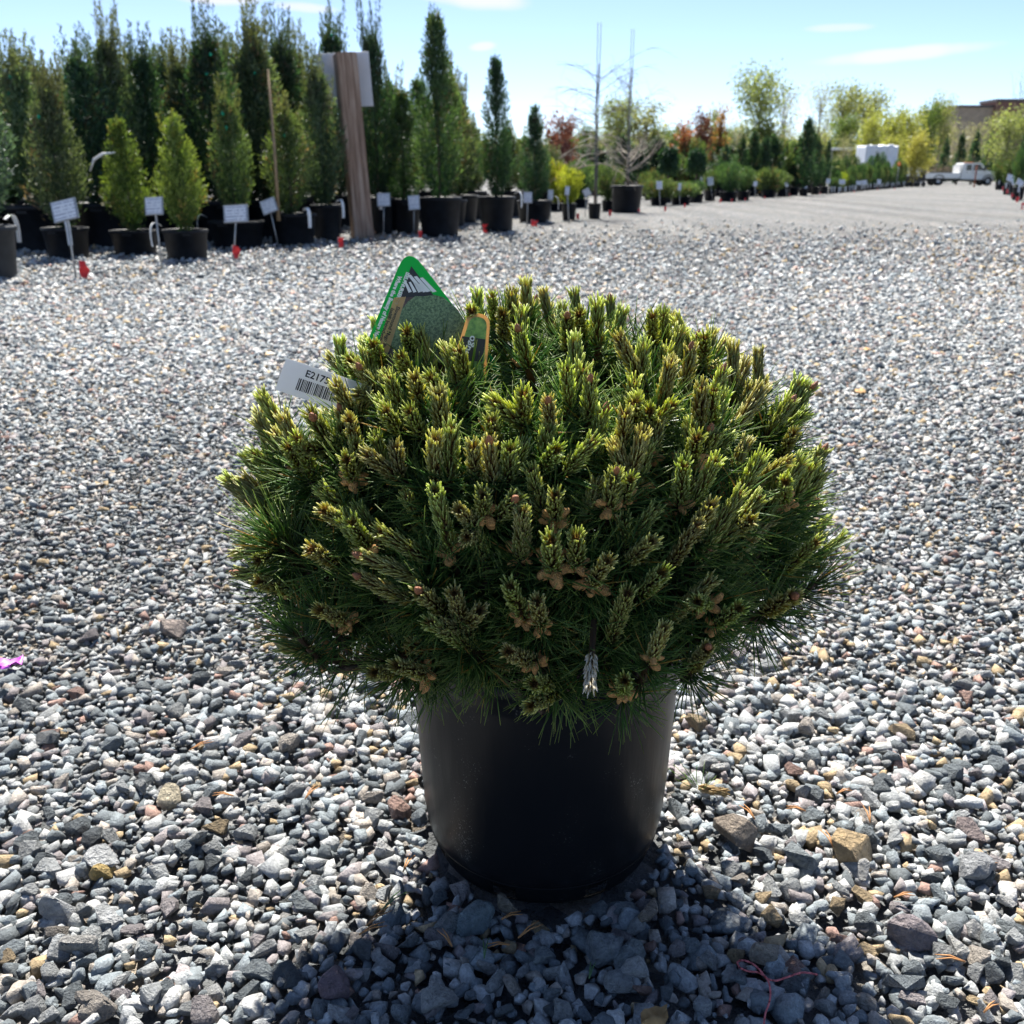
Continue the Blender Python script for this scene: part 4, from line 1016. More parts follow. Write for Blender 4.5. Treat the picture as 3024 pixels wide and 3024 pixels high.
# ================================================================= sign cards, flags, post
M_CARD, _nt, _b = new_mat('printed_card')
def _card():
    """white laminated card with grey lines of small print too far off to read"""
    N = _nt.nodes.new; L = _nt.links.new
    tc = N('ShaderNodeTexCoord'); sp = N('ShaderNodeSeparateXYZ'); L(tc.outputs['Generated'], sp.inputs[0])
    w = N('ShaderNodeMath'); w.operation = 'MULTIPLY'; w.inputs[1].default_value = 5.0; L(sp.outputs['Z'], w.inputs[0])
    fr = N('ShaderNodeMath'); fr.operation = 'FRACT'; L(w.outputs[0], fr.inputs[0])
    st = N('ShaderNodeMath'); st.operation = 'COMPARE'; st.inputs[1].default_value = .5; st.inputs[2].default_value = .2; L(fr.outputs[0], st.inputs[0])
    no = N('ShaderNodeTexNoise'); no.inputs['Scale'].default_value = 9; no.inputs['Detail'].default_value = 2; L(tc.outputs['Generated'], no.inputs['Vector'])
    gt = N('ShaderNodeMath'); gt.operation = 'GREATER_THAN'; gt.inputs[1].default_value = .45; L(no.outputs['Fac'], gt.inputs[0])
    mu = N('ShaderNodeMath'); mu.operation = 'MULTIPLY'; L(st.outputs[0], mu.inputs[0]); L(gt.outputs[0], mu.inputs[1])
    mx = N('ShaderNodeMix'); mx.data_type = 'RGBA'; L(mu.outputs[0], mx.inputs['Factor']); mx.inputs['A'].default_value = (.74, .76, .80, 1); mx.inputs['B'].default_value = (.36, .38, .46, 1)
    L(mx.outputs['Result'], _b.inputs['Base Color']); _b.inputs['Roughness'].default_value = .35
_card()
def sign(x0, x1, y0, y1, bx, by, lean, label, group=None, frame=True):
    g = GF(bx, by); Y = g.y; s = pxm(Y, .5)
    w = (x1 - x0) * s; h = (y1 - y0) * s; c = AT((x0 + x1) / 2, (y0 + y1) / 2, Y)
    e = empty('plant_sign', (g.x, Y, GZ(0, Y))); tag(e, label, 'sign', group)
    cz = c.z - GZ(0, Y); cx = c.x - g.x
    M = Matrix.Translation((cx, 0, cz)) @ Matrix.Rotation(lean, 4, 'Y') @ Matrix.Rotation(R(-18), 4, 'X')
    mb = MB(); mb.tube([(0, .01, -.03), (cx * .5, .012, cz * .5), (cx, .018, cz)], .009 if w > .12 else .012, 6); mb.build('stake', M_STEEL, e)
    mb = MB(); mb.box(-w/2, w/2, -.006, .006, -h/2, h/2, None, .003); hold = mb.build('holder', M_STEEL if frame else M_WHITE, e)
    hold.matrix_local = M
    mb = MB(); k = .43; mb.box(-w*k, w*k, -.0095, -.0065, -h*k, h*k); cd = mb.build('card', M_CARD, hold)
    return e
def signs():
    L_ = [(152, 230, 590, 652, 225, 832, -.22, 'tilted white sign card on a bent stake beside a red flag and the first pot'), (428, 482, 582, 635, 478, 800, -.05, 'upright white sign card between the two short bright arborvitae'),
          (660, 733, 605, 657, 688, 772, -.05, 'wide framed white sign card with a red flag at its stake'), (770, 818, 587, 630, 823, 730, -.35, 'white sign card twisted on a leaning stake before the bushy olive conifer'),
          (1113, 1153, 570, 610, 1132, 700, -.04, 'white sign card just right of the timber post'), (1205, 1240, 577, 620, 1222, 698, -.08, 'small white sign card in front of the widest pot'),
          (1545, 1572, 567, 600, 1556, 666, 0, 'white sign card between the two dark pyramid conifers'), (1617, 1634, 560, 590, 1625, 652, .05, 'narrow white card by the smallest dark pyramid'),
          (1668, 1682, 550, 577, 1680, 656, .1, 'narrow white card before the bright feathery shrub'), (1722, 1744, 557, 580, 1728, 640, -.5, 'white card twisted sideways by the small sapling pot')]
    for a in L_: sign(*a)
    for k in [(1938, 1956, 535, 558, 1950, 612, 0), (2002, 2012, 541, 562, 2008, 606, .1), (2068, 2081, 520, 539, 2082, 590, -.2), (2089, 2107, 523, 547, 2106, 593, -.1), (2147, 2159, 531, 550, 2152, 592, .1), (2225, 2236, 535, 550, 2230, 586, .2), (2283, 2297, 520, 534, 2290, 580, .3), (2318, 2327, 538, 552, 2322, 580, -.4), (2300, 2308, 518, 532, 2304, 579, .1),
              (2372, 2384, 550, 560, 2378, 576, 0), (2440, 2452, 528, 542, 2446, 573, .2), (2478, 2496, 530, 544, 2486, 571, 0), (2528, 2544, 534, 546, 2536, 566, .1), (2545, 2560, 532, 546, 2552, 565, -.1), (2590, 2602, 530, 544, 2596, 562, 0)]:
        sign(*k, 'small white card on a short stake along the low shrubs', 'white cards along the low shrubs', False)
    for k in [(2974, 2990, 515, 535, 2980, 578, .3), (2986, 3002, 522, 545, 2992, 585, -.2), (3002, 3024, 530, 548, 3010, 596, .5)]:
        sign(*k, 'white card on a stake in front of the right-hand row', 'white cards of the right-hand row', False)
signs()
def flag(px, top, by, i):
    g = GF(px, by); s = pxm(g.y, .1); h = max(.11, (by - top) * s * 1.15)
    e = empty('marker_flag', (g.x, g.y, GZ(0, g.y)), nrng.uniform(-.6, .6)); tag(e, 'small red vinyl marker flag standing in the gravel along the pots', 'flag', 'red marker flags along the rows')
    mb = MB(); mb.tube([(0, 0, -.02), (0, 0, h)], .004, 5); mb.build('wire', M_STEEL, e)
    mb = MB(); w = h * .42; rg = random.Random(i)
    vs = []; n = 6
    for k in range(n + 1):
        z = h - h * .75 * k / n
        for q, x in enumerate((.0, w * .5, w)):
            vs.append((x * (1 - .15 * k / n), .012 * math.sin(k * 1.2 + q * 2 + i) * (1 + q), z - .05 * h * q * rg.random()))
    fs = [(k*3+q, k*3+q+1, (k+1)*3+q+1, (k+1)*3+q) for k in range(n) for q in range(2)]
    b2 = len(vs); vs2 = vs + [(x, y + .003, z) for x, y, z in vs]
    mb.add(vs2, fs + [tuple(b2 + j for j in f)[::-1] for f in fs], True); mb.build('vinyl', M_RED, e)
for i, (px, t, by) in enumerate([(240, 775, 830), (690, 728, 772), (1000, 703, 737), (1236, 682, 706), (1426, 665, 692), (1568, 650, 672), (1578, 652, 672), (1702, 632, 650), (1797, 622, 640), (1884, 615, 629), (1961, 611, 625), (2019, 602, 614), (2124, 588, 600), (2158, 588, 598), (2198, 585, 594), (2256, 580, 588),
                                 (2330, 574, 580), (2420, 568, 575), (2520, 563, 569), (2590, 558, 563), (2640, 555, 560), (2958, 553, 566), (2970, 560, 576), (2984, 572, 590), (2998, 583, 600), (3014, 600, 622), (3024, 608, 632)]): flag(px, t, by, i)

# leaning timber post with a board fixed on its far side
def timber_post():
    m, nt_, b_ = new_mat('weathered_timber'); N = nt_.nodes.new; L = nt_.links.new
    tc = N('ShaderNodeTexCoord'); mp = N('ShaderNodeMapping'); mp.inputs['Scale'].default_value = (22, 22, 1.1); L(tc.outputs['Object'], mp.inputs[0])
    no = N('ShaderNodeTexNoise'); no.inputs['Scale'].default_value = 1; no.inputs['Detail'].default_value = 8; no.inputs['Roughness'].default_value = .65; L(mp.outputs[0], no.inputs['Vector'])
    cr = N('ShaderNodeValToRGB'); e = cr.color_ramp.elements; e[0].position = .28; e[0].color = (.09, .05, .035, 1); e[1].position = .74; e[1].color = (.55, .44, .36, 1)
    x = e.new(.5); x.color = (.30, .20, .145, 1); L(no.outputs['Fac'], cr.inputs[0]); L(cr.outputs[0], b_.inputs['Base Color']); b_.inputs['Roughness'].default_value = .85
    bp = N('ShaderNodeBump'); bp.inputs['Strength'].default_value = .6; bp.inputs['Distance'].default_value = .02; L(no.outputs['Fac'], bp.inputs['Height']); L(bp.outputs[0], b_.inputs['Normal'])
    g = GF(1068, 703); Y = g.y + .12; H = AT(1011, 153, Y).z
    e = empty('timber_post', (g.x, Y, GZ(0, Y))); e.rotation_euler = (0, R(-3.0), 0); tag(e, 'thick weathered timber post with a white board fixed behind its top', 'post')
    bm = bmesh.new(); bmesh.ops.create_cube(bm, size=1)
    w = .135
    for v in bm.verts: v.co = Vector((v.co.x * 2 * w, v.co.y * 2 * w, -.15 if v.co.z < 0 else H))
    bmesh.ops.subdivide_edges(bm, edges=[q for q in bm.edges if abs(q.verts[0].co.z - q.verts[1].co.z) > 1], cuts=14)
    bmesh.ops.bevel(bm, geom=[q for q in bm.edges if len(q.link_faces) == 2 and q.calc_face_angle() > 1.0], offset=.016, segments=2, affect='EDGES')
    for v in bm.verts: v.co += Vector((1, 1, 0)) * .012 * mnoise.noise(v.co * 2.3)
    me = bpy.data.meshes.new('timber'); bm.to_mesh(me); bm.free(); me.materials.append(m)
    t = link('timber', me, e); t.rotation_euler = (0, 0, R(20))
    bz0 = AT(1020, 313, Y + .2).z; bz1 = AT(1020, 151, Y + .2).z; s = pxm(Y, 2)
    mb = MB(); mb.box(-.40, .30, .19, .205, bz0, bz1, None, .004); bo = mb.build('sign_board', M_BOARD, e); bo.rotation_euler = (0, 0, R(4))
    mb = MB()
    for z in (bz0 + .15, bz1 - .15): mb.lathe([(.014, .0), (.014, .01), (.001, .012)], 8); 
    return e
timber_post()
# ================================================================= beyond the rows: trees, truck, shelter, building
def decid(seed, H, R0, shape, cols, nleaf, leaf, ntwig, bark, lo=.22):
    """trunk with limbs, and a loose spring crown of twigs and small leaves; returns (trunk mesh, crown mesh)"""
    rg = random.Random(seed); nr = np.random.default_rng(seed); mb = MB(); ends = []
    mb.tube([(0, 0, -.1), (.02 * H * rg.gauss(0, 1), 0, H * .3), (0, .01 * H, H * .6), (0, 0, H * .85)], [.022 * H, .017 * H, .010 * H, .004 * H], 7)
    for k in range(ntwig):
        z = H * rg.uniform(lo, .8); a = k * 2.4 + rg.gauss(0, .3); f = z / H
        e = rg.uniform(.6, 1.5) if shape != 'col' else rg.uniform(1.6, 3)
        rr = R0 * (1.0 if shape == 'round' else .9) * rg.uniform(.5, .95)
        d = Vector((math.cos(a), math.sin(a), e)).normalized(); L = min(rr * math.sqrt(1 + e * e) * .8, (H - z) * 1.05)
        pts = [Vector((0, 0, z))]; dd = d
        for i in range(4):
            dd = (dd + Vector((rg.gauss(0, .14), rg.gauss(0, .14), .10))).normalized(); pts.append(pts[-1] + dd * L / 4)
        r = .006 * H * (1 - f * .5)
        mb.tube(pts, [r, r * .75, r * .5, r * .35, r * .2], 4, False); ends += pts[1:]
        for j in range(4):
            p = pts[rg.randrange(1, 5)]; q = (dd + Vector((rg.gauss(0, .7), rg.gauss(0, .7), rg.gauss(.2, .5)))).normalized() * L * .35
            mb.tube([p, p + q * .5 + Vector((0, 0, .02 * H)), p + q], [r * .3, r * .22, r * .12], 3, False); ends += [p + q * .5, p + q, p + q * .8]
    tm = mb.mesh('trunk', bark)
    E = np.array([e[:] for e in ends]); k = nr.integers(0, len(E), nleaf)
    cl = nr.normal(0, 1, (nleaf, 3)) * R0 * .13
    B = E[k] + cl; D = nr.normal(0, 1, (nleaf, 3)); D[:, 2] += .5
    tint = nr.random(len(E))[k][:, None]; base, tip = np.array(cols[0]), np.array(cols[1])
    K = (base * (1 - tint) + tip * tint) * nr.uniform(.75, 1.25, (nleaf, 1))
    L = leaf * nr.uniform(.6, 1.4, nleaf)
    V, F, KK = leaf_soup(nr, B, D, L, L * .3, K)
    V[:, 2] = np.maximum(V[:, 2], .1)
    return tm, np_mesh('crown', V, F, M_LEAF, KK)
M_GBARK = mat_plain('pale_bark', (.22, .19, .16), .9, .2, 5)
YG = [(.19, .21, .07), (.34, .35, .14)]; YL = [(.26, .25, .055), (.40, .38, .11)]; PALE = [(.30, .29, .16), (.42, .40, .24)]; RED = [(.14, .055, .045), (.22, .09, .07)]
ORG = [(.28, .10, .04), (.36, .17, .07)]; GRN = [(.07, .11, .03), (.16, .20, .05)]
DT = {'yg': [decid(i, 6, 2.4, 'round', YG, 4200, .17, 34, M_GBARK) for i in (1, 2)], 'yellow': [decid(i, 4, 1.8, 'round', YL, 3800, .16, 26, M_GBARK, .12) for i in (3, 4)],
      'pale': [decid(i, 6, 2.2, 'round', PALE, 1300, .13, 40, M_GBARK) for i in (5, 6)], 'red': [decid(7, 3, 1.1, 'round', RED, 2600, .12, 26, M_TRUNK, .15)],
      'orange': [decid(8, 4, .6, 'col', ORG, 2000, .12, 30, M_TRUNK, .1)], 'ygcol': [decid(9, 4, .7, 'col', YG, 2000, .12, 30, M_GBARK, .1)], 'bare': [decid(10, 7, 2.8, 'round', PALE, 60, .1, 46, M_TRUNK)],
      'green': [decid(i, 5, 2.3, 'round', GRN, 4000, .2, 28, M_TRUNK, .1) for i in (11, 12)]}
DH = {'yg': (6, 2.4), 'yellow': (4, 1.8), 'pale': (6, 2.2), 'red': (3, 1.1), 'orange': (4, .6), 'ygcol': (4, .7), 'bare': (7, 2.8), 'green': (5, 2.3)}
def far_tree(px, top, hw, Y, key, label, group=None):
    P = AT(px, top, Y); z0 = GZ(0, Y); Hh, R0 = DH[key]; tm, cm = DT[key][nrng.randrange(len(DT[key]))]
    e = empty('tree', (P.x, Y, z0), nrng.uniform(0, 6)); tag(e, label, 'tree', group)
    sx = hw * pxm(Y, 2) / R0 * 1.55; sz = (P.z - z0) / (Hh * .98)
    for nm, me in (('trunk', tm), ('crown', cm)):
        o = link(nm, me, e); o.scale = (sx, sx, sz)
    return e
def far_trees():
    one = [(1660, 368, 46, 32, 'red', 'maroon-leaved small tree behind the first staked sapling'), (1830, 312, 62, 45, 'yg', 'yellow-green tree whose crown shows between the two tall poles'),
           (1912, 322, 38, 44, 'ygcol', 'narrow yellow-green tree to the right of the second pole'), (2025, 372, 26, 42, 'orange', 'rust-orange young tree above the weeping evergreens'),
           (2080, 352, 26, 44, 'red', 'reddish young tree next to the rust-orange one'), (2132, 328, 20, 46, 'orange', 'tallest narrow rust-orange tree'), (2105, 345, 26, 47, 'ygcol', 'yellowish slim tree between the rust-orange trees'),
           (2180, 370, 36, 50, 'pale', 'pale nearly leafless tree beside the tallest rust-orange tree'), (2250, 238, 72, 62, 'yg', 'tallest yellow-green tree rising over the left row'), (2320, 270, 52, 66, 'pale', 'thin bare-twigged tree leaning against the tallest yellow-green tree'),
           (2430, 265, 46, 100, 'pale', 'pale thin-branched tree above the shelter roof'), (2500, 280, 50, 104, 'yg', 'light yellow-green tree above the shelter'), (2565, 292, 60, 106, 'yg', 'broad light yellow-green tree above the white cover'),
           (2575, 355, 38, 84, 'yellow', 'golden-yellow tree behind the white cover'), (2640, 350, 42, 86, 'yellow', 'golden-yellow rounded tree above the black carts'), (2690, 352, 40, 88, 'yellow', 'golden-yellow tree nearest the truck bed'),
           (2715, 405, 36, 78, 'yellow', 'low golden-yellow tree over the truck bed'), (2640, 420, 34, 78, 'yellow', 'low golden-yellow tree beside the white cover'), (2790, 312, 36, 125, 'yg', 'bright green rounded tree behind the dark spruces'), (2745, 330, 34, 122, 'green', 'dull green tree left of the bright rounded tree'),
           (2500, 370, 44, 88, 'green', 'dull green tree behind the shelter'), (2990, 345, 60, 90, 'yg', 'yellow-green tree in front of the brick building'), (3040, 240, 62, 110, 'bare', 'bare tree rising before the brick building'), (2900, 370, 40, 120, 'pale', 'pale tree below the brick building'), (2840, 385, 36, 118, 'pale', 'pale bushy tree left of the brick building'), (1745, 395, 40, 40, 'bare', 'bare twiggy small tree right of the maroon tree'), (1985, 395, 34, 52, 'green', 'dull green tree behind the fuller weeping evergreen')]
    for a in one: far_tree(*a)
    rg = random.Random(4)
    for i in range(46):
        px = 1590 + i * 20 + rg.uniform(-8, 8)
        if 2440 < px < 2480: continue
        far_tree(px, rg.uniform(385, 450), rg.uniform(20, 32), rg.uniform(46, 62), rg.choice(['pale', 'green', 'green', 'pale', 'ygcol']), 'small dull tree in the nursery block behind the left row', 'small trees of the nursery block')
    for px, top, hw, lab in ((2800, 400, 18, 'dark spruce left of the three matched spruces'), (2845, 390, 20, 'first of three matched dark spruces beyond the truck'), (2890, 378, 21, 'second of three matched dark spruces beyond the truck'), (2932, 382, 22, 'third of three matched dark spruces beyond the truck'), (2735, 365, 16, 'slim dark spruce between the golden trees'), (2668, 345, 16, 'slim dark spruce rising behind golden trees'), (1930, 378, 16, 'thin dark spruce behind the second pole'), (1960, 375, 14, 'thin dark spruce right of the second pole')):
        Y = 105 if px > 2600 else 55; P = AT(px, top, Y); e = empty('spruce_tree', (P.x, Y, GZ(0, Y))); tag(e, lab, 'tree')
        ms, H, R0 = CROWN['spruce']; s = hw * pxm(Y, 2) / R0; h = P.z - GZ(0, Y)
        o = link('crown', ms[nrng.randrange(2)], e, (0, 0, h * .06)); o.scale = (s, s, h * .94 / H); o.rotation_euler = (0, 0, nrng.uniform(0, 6))
        mb = MB(); mb.tube([(0, 0, -.1), (0, 0, h * .5)], [.12, .07], 7); mb.build('trunk', M_TRUNK, e)
far_trees()
def dark_belt():
    rg = random.Random(19)
    for i in range(40):
        px = 1600 + i * 21.5 + rg.uniform(-7, 7); Y = rg.uniform(38, 56); P = AT(px, rg.uniform(395, 462), Y)
        key = rg.choice(['column_far', 'column_far', 'ball', 'column_far', 'ball_olive'])
        potted('potted_conifer', 'dark evergreen in the close-set block between the low shrubs and the spring trees', 'potted conifer', 'close-set evergreen block', (P.x, Y, GZ(0, Y)), .3, .4, key, P.z - GZ(0, Y) - .34, rg.uniform(.45, .75), 'tall')
dark_belt()
# a far wood along the horizon that reads as one mass
def far_wood():
    nr = np.random.default_rng(12); parts = []; n = 260
    V = []; F = []; K = []; o = 0
    for i in range(n):
        Y = nr.uniform(150, 230); x = nr.uniform(-.95, 1.05) * Y; H = nr.uniform(5.0, 9.5); r = nr.uniform(3.0, 6.0); m = 340
        c = [np.array((.10, .13, .04)), np.array((.20, .22, .07)), np.array((.06, .09, .05)), np.array((.20, .19, .13))][nr.integers(0, 4)]
        t = nr.normal(0, .42, (m, 3)); B = np.stack([x + t[:, 0] * r, Y + t[:, 1] * r, GZ(0, 200) + H * (.5 + t[:, 2] * .45)], 1); B[:, 2] = np.clip(B[:, 2], -.2, GZ(0, 200) + H)
        L = nr.uniform(.5, 1.1, m); D = nr.normal(0, 1, (m, 3))
        v, f, k = leaf_soup(nr, B, D, L, L * .35, c[None] * nr.uniform(.6, 1.4, (m, 1))); V.append(v); F.append(f + o); K.append(k); o += len(v)
    tag(link('far_wood', np_mesh('far_wood', np.concatenate(V), np.concatenate(F), M_LEAF, np.concatenate(K))), kind='stuff')
    bpy.data.objects['far_wood']['label'] = 'hazy belt of mixed spring trees along the horizon'; bpy.data.objects['far_wood']['category'] = 'wood'
far_wood()

# ---- brick building on the right
def building():
    M_BR = mat_plain('tan_brick', (.42, .32, .23), .85, .15, 1.2); M_BD = mat_plain('dark_brick', (.24, .12, .09), .85, .15, 1.2); M_CAP = mat_plain('metal_coping', (.10, .075, .065), .5, .1, 2)
    M_GL = mat_plain('office_glass', (.025, .035, .05), .12, .1, 1, spec=.6)
    Y = 205; z0 = GZ(0, Y); a = AT(2832, 318, Y); top = a.z - z0; x0 = a.x; W_ = 34.0; D = 16.0
    e = empty('brick_building', (x0, Y, z0)); tag(e, 'flat-roofed tan and dark brick building with window bands above the right-hand trees', 'building')
    mb = MB(); mb.box(0, W_, 0, D, 0, top); w = mb.build('wall', M_BR, e)
    mb = MB(); mb.box(-.25, W_ + .25, -.25, D + .25, top + .002, top + .45); mb.build('coping', M_CAP, e)
    mb = MB(); mb.box(6.8, 13.2, -1.1, 6, .0, top + 1.0); bay = mb.build('dark_bay', M_BD, e)
    mb = MB(); mb.box(6.6, 13.4, -1.3, 6.2, top + 1.002, top + 1.5); mb.build('bay_coping', M_CAP, bay)
    mb = MB(); mb.box(28.5, W_ + 2, 1, 9, top + .46, top + 3.4); mb.build('roof_plant_room', M_BD, e)
    for fl in range(3):
        z = top - 3.9 - fl * 3.9
        mb = MB(); mb.box(7.4, 12.6, -1.16, -1.08, z + .6, z + 2.2); mb.build('window', M_GL, bay)
        for k in range(4):
            x = 21.0 + k * 3.1
            mb = MB(); mb.box(x, x + 2.9, -.10, .02, z + .3, z + 2.5); wd = mb.build('window', M_GL, e)
            mb = MB(); mb.box(x + 1.4, x + 1.5, -.16, -.101, z + .3, z + 2.5); mb.build('mullion', M_CAP, wd)
        mb = MB(); mb.box(20.6, 33.8, -.09, -.002, z - .35, z + .25); mb.build('dark_band', M_BD, e)
building()

# ---- white crew-cab work truck, seen from its side
def truck():
    M_PT = mat_plain('white_truck_paint', (.72, .73, .74), .28, .03, 2, spec=.5); M_TY = mat_plain('tyre_rubber', (.02, .02, .021), .85, .2, 20); M_RM = mat_plain('steel_rim', (.45, .45, .46), .35, .1, 10, metallic=.7)
    M_GL = mat_plain('tinted_glass', (.015, .018, .022), .08, .05, 2, spec=.6); M_DK = mat_plain('dark_trim', (.03, .03, .032), .6, .1, 10); M_BR = mat_plain('brush_load', (.20, .15, .11), .95, .5, 6, 1, 8)
    M_LAMP = mat_plain('amber_lens', (.6, .16, .02), .3, .05, 5); M_HL = mat_plain('headlamp_lens', (.7, .7, .68), .15, .05, 5)
    g = GF(2817, 547.5); s = 1.0
    e = empty('work_truck', (g.x, g.y, GZ(0, g.y)), R(-4)); tag(e, 'white crew-cab work truck with a loaded open bed parked across the lane', 'truck')
    # x forward (to the right), origin mid-length
    cab = [(.15, .55), (.15, 1.05), (.20, 1.86), (.32, 1.93), (1.72, 1.93), (1.86, 1.88), (2.38, 1.28), (3.18, 1.17), (3.30, 1.05), (3.32, .62), (3.2, .5), (3.0, .48)]
    def side(poly, y0, y1, mat, name, parent):
        mb = MB(); M = Matrix(((1, 0, 0, 0), (0, 0, 1, 0), (0, 1, 0, 0), (0, 0, 0, 1)))
        mb.prism(poly, y0, y1, M); o = mb.build(name, mat, parent)
        bm = bmesh.new(); bm.from_mesh(o.data); bmesh.ops.recalc_face_normals(bm, faces=bm.faces[:]); bmesh.ops.bevel(bm, geom=[q for q in bm.edges if q.calc_length() > .05], offset=.035, segments=2, affect='EDGES', clamp_overlap=True); bm.to_mesh(o.data); bm.free(); return o
    body = side(cab, -.98, .98, M_PT, 'cab', e)
    bed = side([(-2.95, .62), (-2.95, 1.08), (.10, 1.08), (.10, .62)], -.99, .99, M_PT, 'bed', e)
    mb = MB(); mb.box(-2.7, 3.0, -.55, .55, .38, .60); mb.build('chassis', M_DK, e)
    mb = MB(); mb.box(.02, .12, -.9, .9, 1.08, 1.75); mb.build('headboard', M_PT, e)
    rg = random.Random(2); mb = MB()
    for k in range(60):
        x = rg.uniform(-2.6, -.5); y = rg.uniform(-.8, .8); z = 1.05 + rg.uniform(0, .45)
        mb.tube([(x, y, z), (x + rg.uniform(-.5, .5), y + rg.uniform(-.2, .2), z + rg.uniform(.0, .3))], [.03, .012], 4)
    mb.box(-2.6, -.6, -.85, .85, 1.02, 1.22); mb.build('brush_load', M_BR, e)
    for sy in (-1, 1):
        y = sy * .99
        for x0, x1, xs in ((.52, 1.0, .0), (1.12, 1.72, .34)):
            mb = MB(); poly = [(x0, 1.30), (x0 + .02, 1.78), (x1 - .02 if xs == 0 else x1 - .02, 1.78), (x1 + xs, 1.30)]
            M = Matrix(((1, 0, 0, 0), (0, 0, 1, 0), (0, 1, 0, 0), (0, 0, 0, 1))); mb.prism(poly, min(y, y + sy * .012), max(y, y + sy * .012), M); mb.build('window', M_GL, body)
        for x0, x1 in ((.46, 1.05), (1.08, 2.05)):
            mb = MB(); mb.box(x0, x1, min(y, y + sy * .006), max(y, y + sy * .006), .58, 1.24); d = mb.build('door', M_PT, body)
            mb = MB(); mb.box(x0 + .06, x0 + .22, min(y, y + sy * .035), max(y, y + sy * .035), 1.10, 1.14); mb.build('handle', M_DK, d)
        mb = MB(); mb.box(2.02, 2.16, sy * 1.05 - .09, sy * 1.05 + .09, 1.26, 1.52); mb.build('mirror', M_DK, body)
        mb = MB(); mb.box(3.24, 3.34, sy * .74 - .16, sy * .74 + .16, .86, 1.06); mb.build('headlight', M_HL, body)
        for wx in (-1.75, 2.55):
            mb = MB(); M = Matrix.Translation((wx, sy * .86, .40)) @ Matrix.Rotation(R(90), 4, 'X')
            prof = [(.18, -.12), (.36, -.13), (.40, -.09), (.40, .09), (.36, .13), (.18, .12)]
            t = MB(); t.lathe(prof, 28); t.v = [tuple(M @ Vector(v)) for v in t.v]; wh = t.build('wheel', M_TY, e)
            t = MB(); t.lathe([(.001, -.05), (.12, -.06), (.19, -.11), (.20, -.12)], 20); t.lathe([(.001, .05), (.12, .06), (.19, .11), (.20, .12)], 20); t.v = [tuple(M @ Vector(v)) for v in t.v]; t.build('rim', M_RM, wh)
            a = MB(); pts = [(wx + .50 * math.cos(q), y, .42 + .48 * math.sin(q)) for q in np.linspace(-.1, math.pi + .1, 12)]; a.tube(pts, .05, 6); a.build('wheel_arch', M_DK, e)
    mb = MB(); mb.box(3.18, 3.42, -.95, .95, .44, .66, None, .03); mb.build('bumper', M_DK, e)
    mb = MB(); mb.box(1.86, 2.34, -.8, .8, 0, .02, Matrix.Translation((0, 0, 0))); 
    mb = MB(); M = Matrix.Translation((1.88, 0, 1.86)) @ Matrix.Rotation(R(49), 4, 'Y'); mb.box(.04, .70, -.82, .82, .0, .02, M); mb.build('windscreen', M_GL, body)
    mb = MB(); mb.box(.6, 1.4, -.12, .12, 1.93, 2.0, None, .02); mb.build('beacon', M_LAMP, e)
truck()

